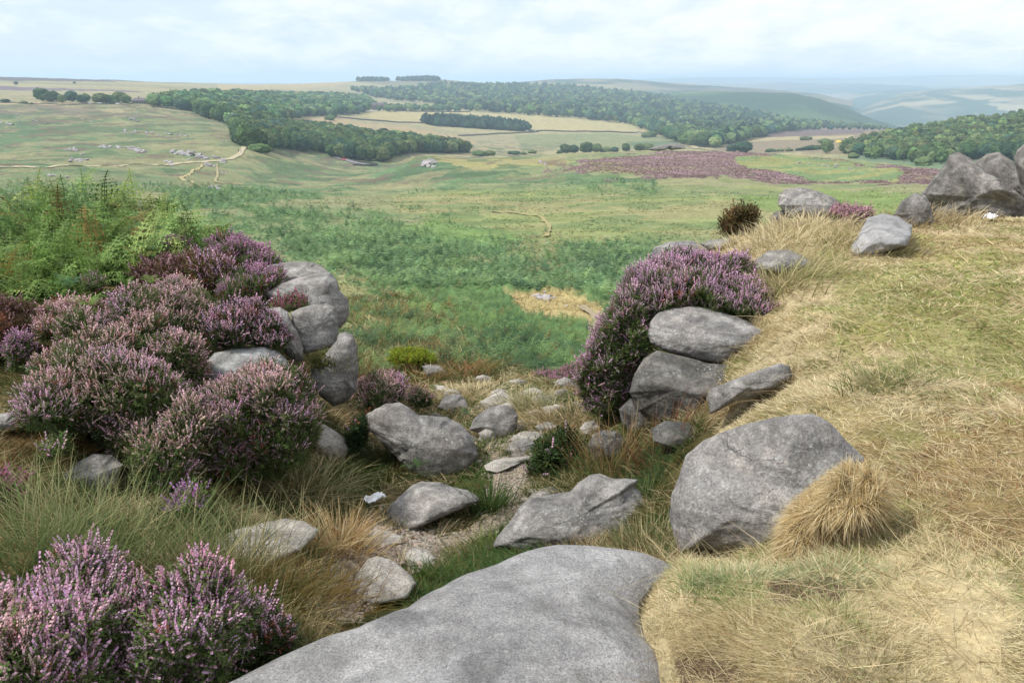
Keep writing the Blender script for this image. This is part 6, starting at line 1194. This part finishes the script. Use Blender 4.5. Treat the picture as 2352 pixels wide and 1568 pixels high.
    if not np.isnan(P[0]): tree(P-np.array([0, 0, .2]), h, kind, lab, None, wide=wd)
# ---- dry stone walls
M_WALL = plain('dry_stone', C(118, 112, 108), .95, .1, .4, 2.)
def wall(pts, h, w, label, r0, r1, c=C(118, 112, 108), step=4., name='stone_wall'):
    pts = np.array(pts, float); P = hit(pts[:, 0], pts[:, 1], r0, r1); P = P[~np.isnan(P[:, 0])]; L = interp_line(P, step); T = norm(np.gradient(L[:, :2], axis=0)); Nn = np.stack([-T[:, 1], T[:, 0]], 1)*w/2; z = H(L[:, 0], L[:, 1]); n = len(L)
    tp = z+h+RNG.normal(0, .06, n); V = np.stack([np.stack([L[:, 0]+Nn[:, 0]*1.2, L[:, 1]+Nn[:, 1]*1.2, z-1.5], 1), np.stack([L[:, 0]+Nn[:, 0]*.7, L[:, 1]+Nn[:, 1]*.7, tp], 1), np.stack([L[:, 0]-Nn[:, 0]*.7, L[:, 1]-Nn[:, 1]*.7, tp], 1), np.stack([L[:, 0]-Nn[:, 0]*1.2, L[:, 1]-Nn[:, 1]*1.2, z-1.5], 1)], 1).reshape(-1, 3)
    k = np.arange(n-1)[:, None]*4; F = np.concatenate([k+np.array([[a, a+1, a+5, a+4]]) for a in range(3)]); s = Soup(); s.add(V, F, c); s.add(V[:4], [(0, 1, 2, 3)], c); s.add(V[-4:], [(3, 2, 1, 0)], c)
    o = L[0]; link(name, s.mesh(name, M_WALL, False, o), o, label=label, category='wall')
wall([(765,270),(830,276),(900,281),(970,284)], 2.0, 1.2, 'dark field wall crossing the straw meadow left of the plantation', 900, 2600)
wall([(1215,302),(1300,303),(1380,304),(1460,306)], 2.2, 1.3, 'dark field wall from the plantation to the car park', 900, 2600)
wall([(1053,313),(1120,310),(1190,306),(1238,303)], 2.0, 1.3, 'dark field wall running down left from the roadside cars', 900, 2600)
wall([(905,256),(960,257),(1040,258),(1080,258)], 2.2, 1.4, 'dark field wall under the far trees above the yellow meadow', 900, 2800)
wall([(772,351),(785,360),(800,368),(830,374),(866,377)], 1.1, .6, 'low roadside wall behind the winding road', 480, 1200, step=2.)
wall([(0,237),(60,239),(180,241),(300,243)], .8, .8, 'low grey wall along the far left moor edge', 800, 1400)
# road bridge: parapet wall dropping into the stream gap, with a narrow dark arch
def bridge():
    P = hit([812, 832, 850, 869], [381, 381.5, 381.5, 381], 480, 1200); L = interp_line(P, 1.); T = norm(np.gradient(L[:, :2], axis=0)); zt = np.interp(np.arange(len(L)), [0, len(L)-1], [P[0][2], P[-1][2]])+1.2; root = bpy.data.objects.new('road_bridge', None); COL.objects.link(root); o = L[len(L)//2]-np.array([0, 0, 4]); root.location = o
    root['label'] = 'grey stone road bridge with a narrow dark arch at the foot of the valley wood'; root['category'] = 'bridge'
    n = len(L); k0 = int(n*.66); Nn = np.stack([-T[:, 1], T[:, 0]], 1)
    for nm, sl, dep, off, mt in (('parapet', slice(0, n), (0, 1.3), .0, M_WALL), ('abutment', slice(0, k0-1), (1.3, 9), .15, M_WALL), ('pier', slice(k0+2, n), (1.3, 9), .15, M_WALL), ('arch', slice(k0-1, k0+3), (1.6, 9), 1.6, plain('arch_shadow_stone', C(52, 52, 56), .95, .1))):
        l = L[sl]; m = len(l); t_ = zt[sl]; N2 = Nn[sl]; s = Soup(); a = l[:, :2]-N2*(0 if off < 1 else 1)*off; b = l[:, :2]+N2*1.2
        V = np.stack([np.c_[a, t_-dep[1]], np.c_[a, t_-dep[0]], np.c_[b, t_-dep[0]], np.c_[b, t_-dep[1]]], 1).reshape(-1, 3); k = np.arange(m-1)[:, None]*4; F = np.concatenate([k+np.array([[q, q+1, q+5, q+4]]) for q in range(3)]); s.add(V, F, C(130, 125, 122)); s.add(V[:4], [(0, 1, 2, 3)]); s.add(V[-4:], [(3, 2, 1, 0)]); link(nm, s.mesh(nm, mt, False, o), parent=root)
bridge()
# ---- buildings
M_STONEW = plain('lodge_stone', C(150, 135, 132), .9, .2, .2, .6); M_ROOF = plain('slate_roof', C(128, 118, 124), .8, .3, .2, .8); M_GLASS = plain('window_glass', (.03, .035, .04), .15, .5, .1)
def boxm(s, c, d, col_=(1, 1, 1)):
    c = np.array(c, float); d = np.array(d, float)/2; V = [c+d*np.array([x, y, z]) for z in (-1, 1) for x, y in ((-1, -1), (1, -1), (1, 1), (-1, 1))]; s.add(V, [(0, 3, 2, 1), (4, 5, 6, 7), (0, 1, 5, 4), (1, 2, 6, 5), (2, 3, 7, 6), (3, 0, 4, 7)], col_)
def house(u, v, w, d, h, rh, yaw, label, r0, chims=2, rows=1, name='stone_house', mw=None, gables=0):
    P = hit([u], [v], r0, 5000)[0]; root = bpy.data.objects.new(name, None); COL.objects.link(root); root.location = P-np.array([0, 0, .5]); root.rotation_euler = (0, 0, yaw); root['label'] = label; root['category'] = 'house'
    s = Soup(); boxm(s, (0, 0, h/2), (w, d, h)); link('wall', s.mesh('wall', mw or M_STONEW), parent=root)
    e = .4; W2, D2 = w/2+e, d/2+e; V = [(-W2, -D2, h), (W2, -D2, h), (W2, D2, h), (-W2, D2, h), (-W2+d*.25, 0, h+rh), (W2-d*.25, 0, h+rh)]; s = Soup(); s.add(V, [(0, 1, 5, 4), (2, 3, 4, 5)]); s.add(V, [(1, 2, 5), (3, 0, 4), (0, 2, 1), (0, 3, 2)]); rf = link('roof', s.mesh('roof', M_ROOF), parent=root)
    for g in range(gables):
        x = -w/2+w*(g+.5)/gables; s = Soup(); V = [(x-2.5, -d/2-1.5, h-.01), (x+2.5, -d/2-1.5, h-.01), (x, -d/2-1.5, h+rh*.9), (x-2.5, 0, h-.01), (x+2.5, 0, h-.01), (x, 0, h+rh*.9)]; s.add(V, [(0, 1, 2)]); s.add(V, [(1, 4, 5, 2), (3, 0, 2, 5)]); boxm(s, (x, -d/2-.8, h/2-.05), (5, 1.5, h-.1)); link('gable', s.mesh('gable', mw or M_STONEW), parent=root)
    for k in range(chims): s = Soup(); boxm(s, (-w/2+w*(k+.7)/(chims+.4), 0, h+rh+.5), (1.1, .9, 2.2)); link('chimney', s.mesh('chimney', M_STONEW), parent=rf)
    nw = max(2, int(w/4))
    for q in range(rows):
        for k in range(nw): s = Soup(); boxm(s, (-w/2+w*(k+.5)/nw, -d/2-(.02 if not gables else 1.6), h*(q+.5)/rows), (1.2, .1, 1.5)); link('window', s.mesh('window', M_GLASS), parent=root)
house(331, 239, 24, 8, 4.2, 3., .05, 'long low stone house half hidden in trees at the far left', 800, 2)
house(866, 252, 30, 14, 9, 5, .1, 'large gabled stone hall half hidden by trees above the yellow meadow', 1000, 4, 2, 'stone_hall', gables=3)
house(897, 253, 10, 8, 5, 3, .1, 'small pale outbuilding right of the stone hall', 1000, 1, 1, 'outbuilding')
house(1521, 303, 13, 7, 4, 2.6, -.1, 'small pale hut beside the car park', 1000, 0, 1, 'hut', plain('pale_render', C(200, 190, 180), .9))
# ---- cars
def car_mesh(s, c):
    prof = [(-2.1, .35), (-2.1, .8), (-1.9, .95), (-1.3, 1.0), (-.7, 1.45), (.9, 1.48), (1.55, 1.02), (2.05, .9), (2.12, .4)]; n = len(prof)
    for y in (-.85, .85): pass
    V = [(x, -.85+(.12 if z > 1.2 else 0), z) for x, z in prof]+[(x, .85-(.12 if z > 1.2 else 0), z) for x, z in prof]; s.add(V, [(i, i+1, i+1+n, i+n) for i in range(n-1)]+[(0, n, 2*n-1, n-1)], c); s.add(V, np.array([list(range(n))[::-1]]), c); s.add(V, np.array([list(range(n, 2*n))]), c)
def car_glass(s):
    for y, q in ((-.80, -1), (.80, 1)): V = [(-1.1, y-.03*-q*0+q*.03, 1.02), (-.65, y+q*-.03, 1.38), (.8, y+q*-.03, 1.40), (1.3, y+q*.03, 1.04)]; s.add(V, [(0, 1, 2, 3)] if q > 0 else [(3, 2, 1, 0)], (.03, .035, .04))
    s.add([(-1.27, -.7, 1.04), (-1.27, .7, 1.04), (-.74, .62, 1.44), (-.74, -.62, 1.44)], [(0, 3, 2, 1)], (.03, .035, .04)); s.add([(1.52, -.7, 1.07), (1.52, .7, 1.07), (.95, .62, 1.47), (.95, -.62, 1.47)], [(0, 1, 2, 3)], (.03, .035, .04))
def wheel(s, x, y):
    th = np.arange(14)*2*math.pi/14; a = np.stack([x+.34*np.cos(th), np.full(14, y-.1), .34+.34*np.sin(th)], 1); b = a+np.array([0, .2, 0]); s.add(np.concatenate([a, b]), [(i, (i+1) % 14, 14+(i+1) % 14, 14+i) for i in range(14)], (.02, .02, .02)); s.add(a, np.array([list(range(14))])); s.add(b, np.array([list(range(14))[::-1]]))
M_PAINT, _nt, _b = newmat('car_paint'); _a = N(_nt, 'ShaderNodeAttribute', attribute_name='Col'); _nt.links.new(_a.outputs['Color'], _b.inputs['Base Color']); _b.inputs['Roughness'].default_value = .35; _b.inputs['Specular IOR Level'].default_value = .5
def car(u, v, c, label, yaw, r0, group, sc=1.):
    P = hit([u], [v], r0, 4000)[0]; root = bpy.data.objects.new('parked_car', None); COL.objects.link(root); root.location = P+np.array([0, 0, .1]); root.rotation_euler = (0, 0, yaw); root.scale = (sc,)*3; root['label'] = label; root['category'] = 'car'
    if group: root['group'] = group
    key = tuple(np.round(c, 3))
    if key not in CARS:
        s = Soup(); car_mesh(s, c); s2 = Soup(); car_glass(s2); ws_ = []
        for x in (-1.3, 1.3):
            for y in (-.8, .8): q = Soup(); wheel(q, x, y); ws_.append(q.mesh('wheel', M_PAINT))
        CARS[key] = (s.mesh('body', M_PAINT), s2.mesh('windows', M_PAINT), ws_)
    b, g, w_ = CARS[key]; link('body', b, parent=root); link('windows', g, parent=root)
    for q in w_: link('wheel', q, parent=root)
    return root
CARS = {}; WHT, SIL, DRK, RED = (.8, .8, .82), (.5, .52, .55), (.08, .09, .12), (.55, .05, .04)
rc = car(790, 369.5, RED, 'red car driving along the winding road above the bridge', .5, 480, None, 1.15); rc.name = 'red_car'; rc.location.z += .5
for q, (u, v) in enumerate([(1072,292),(1078,292),(1095,293),(1122,295),(1155,297),(1173,299),(1210,301.5),(1230,303)]):
    car(u, v, (WHT, WHT, SIL)[q % 3], ('white car parked on the verge in front of the plantation strip', 'white car parked on the verge in front of the plantation strip', 'silver car parked on the verge in front of the plantation strip')[q % 3], .1+RNG.normal(0, .1), 900, ('white cars on the verge', 'white cars on the verge', 'silver cars on the verge')[q % 3], 1.3)
for q in range(24):
    u = 1462+q*4.2+RNG.normal(0, 1); c, nm = ((WHT, 'white'), (SIL, 'silver'), (DRK, 'dark'))[int(RNG.integers(3))]
    car(u, 306.5+RNG.normal(0, .6), c, nm+' car in the crowded car park by the far wood', RNG.uniform(0, 3.1), 900, nm+' cars in the far car park', 1.25)
for q, (u, v) in enumerate([(208,239),(229,238.5),(269,240)]): car(u, v, WHT, ('small white car, left of three near the far left trees', 'small white car, middle of three near the far left trees', 'small white car close to the long low house')[q], RNG.uniform(-.2, .2), 800, None)
for q, (u, v) in enumerate([(858,254),(864,254.5),(871,254.5),(877,254)]): car(u, v, (DRK, SIL, DRK, WHT)[q], ('dark', 'silver', 'dark', 'white')[q]+' car parked before the stone hall', RNG.uniform(-.3, .3), 1000, None if q in (1, 3) else 'dark cars before the stone hall', 1.2)
# ---- walkers on the track
def walker(u, v, top, legs, label, seed, yaw, r0=300):
    P = hit([u], [v], r0, 900)[0]+np.array([0, 0, .42]); root_v = [(0, 0, .95), (0, 0, 1.2), (0, 0, 1.42), (0, 0, 1.55), (0, 0, 1.66), (.2, 0, 1.4), (.28, .05, 1.12), (.25, .22, .95), (-.2, 0, 1.4), (-.28, -.05, 1.12), (-.25, .1, .92), (.1, 0, .9), (.12, .18, .5), (.12, .1, .06), (.12, .24, .03), (-.1, 0, .9), (-.12, -.1, .5), (-.12, -.3, .08), (-.12, -.18, .03)]
    E = [(0, 1), (1, 2), (2, 3), (3, 4), (2, 5), (5, 6), (6, 7), (2, 8), (8, 9), (9, 10), (0, 11), (11, 12), (12, 13), (13, 14), (0, 15), (15, 16), (16, 17), (17, 18)]; R = [.15, .14, .15, .06, .11, .07, .05, .04, .07, .05, .04, .1, .075, .05, .04, .1, .075, .05, .04]
    me = bpy.data.meshes.new('person'); me.from_pydata(root_v, E, []); o = bpy.data.objects.new('person', me); COL.objects.link(o); o.location = P; o.rotation_euler = (0, 0, yaw); o.scale = (1.1,)*3; m = o.modifiers.new('skin', 'SKIN')
    for i, r in enumerate(R): me.skin_vertices[0].data[i].radius = (r, r)
    me.skin_vertices[0].data[0].use_root = True; o.modifiers.new('sub', 'SUBSURF').levels = 1
    mt, nt, b = newmat('walking_clothes'); tc_ = nt.nodes.new('ShaderNodeTexCoord'); sx_ = nt.nodes.new('ShaderNodeSeparateXYZ'); nt.links.new(tc_.outputs['Object'], sx_.inputs[0])
    c = mixc(nt, ramp(nt, mth(nt, 'MULTIPLY', sx_.outputs[2], .5), (.47, 0.), (.48, 1.)), legs, top); c = mixc(nt, ramp(nt, mth(nt, 'MULTIPLY', sx_.outputs[2], .5), (.755, 0.), (.76, 1.)), c, (.45, .28, .2)); nt.links.new(c, b.inputs['Base Color']); me.materials.append(mt); o['label'] = label; o['category'] = 'person'
walker(549, 352, (.05, .06, .09), (.04, .04, .05), 'walker in dark clothes on the bend of the sandy track, left of two', 1, .3)
walker(554, 351.5, (.5, .5, .52), (.06, .07, .1), 'walker in a light top on the bend of the sandy track, right of two', 2, .5)
# ---- yellow tent
def tent():
    P = hit([1926], [327], 650, 2500)[0]; V = [(-3.2, -1.6, 0), (3.2, -1.6, 0), (3.4, 1.6, 0), (-3.4, 1.6, 0), (-2.2, 0, 2.6), (2.2, 0, 2.5)]; s = Soup(); s.add(V, [(0, 1, 5, 4), (2, 3, 4, 5)]); s.add(V, [(1, 2, 5), (3, 0, 4)]); link('yellow_tent', s.mesh('yellow_tent', plain('yellow_canvas', (.75, .58, .08), .8, .2, .08)), P, label='small bright yellow tent like shape beside bushes in the heath beyond the ridge', category='tent')
tent()
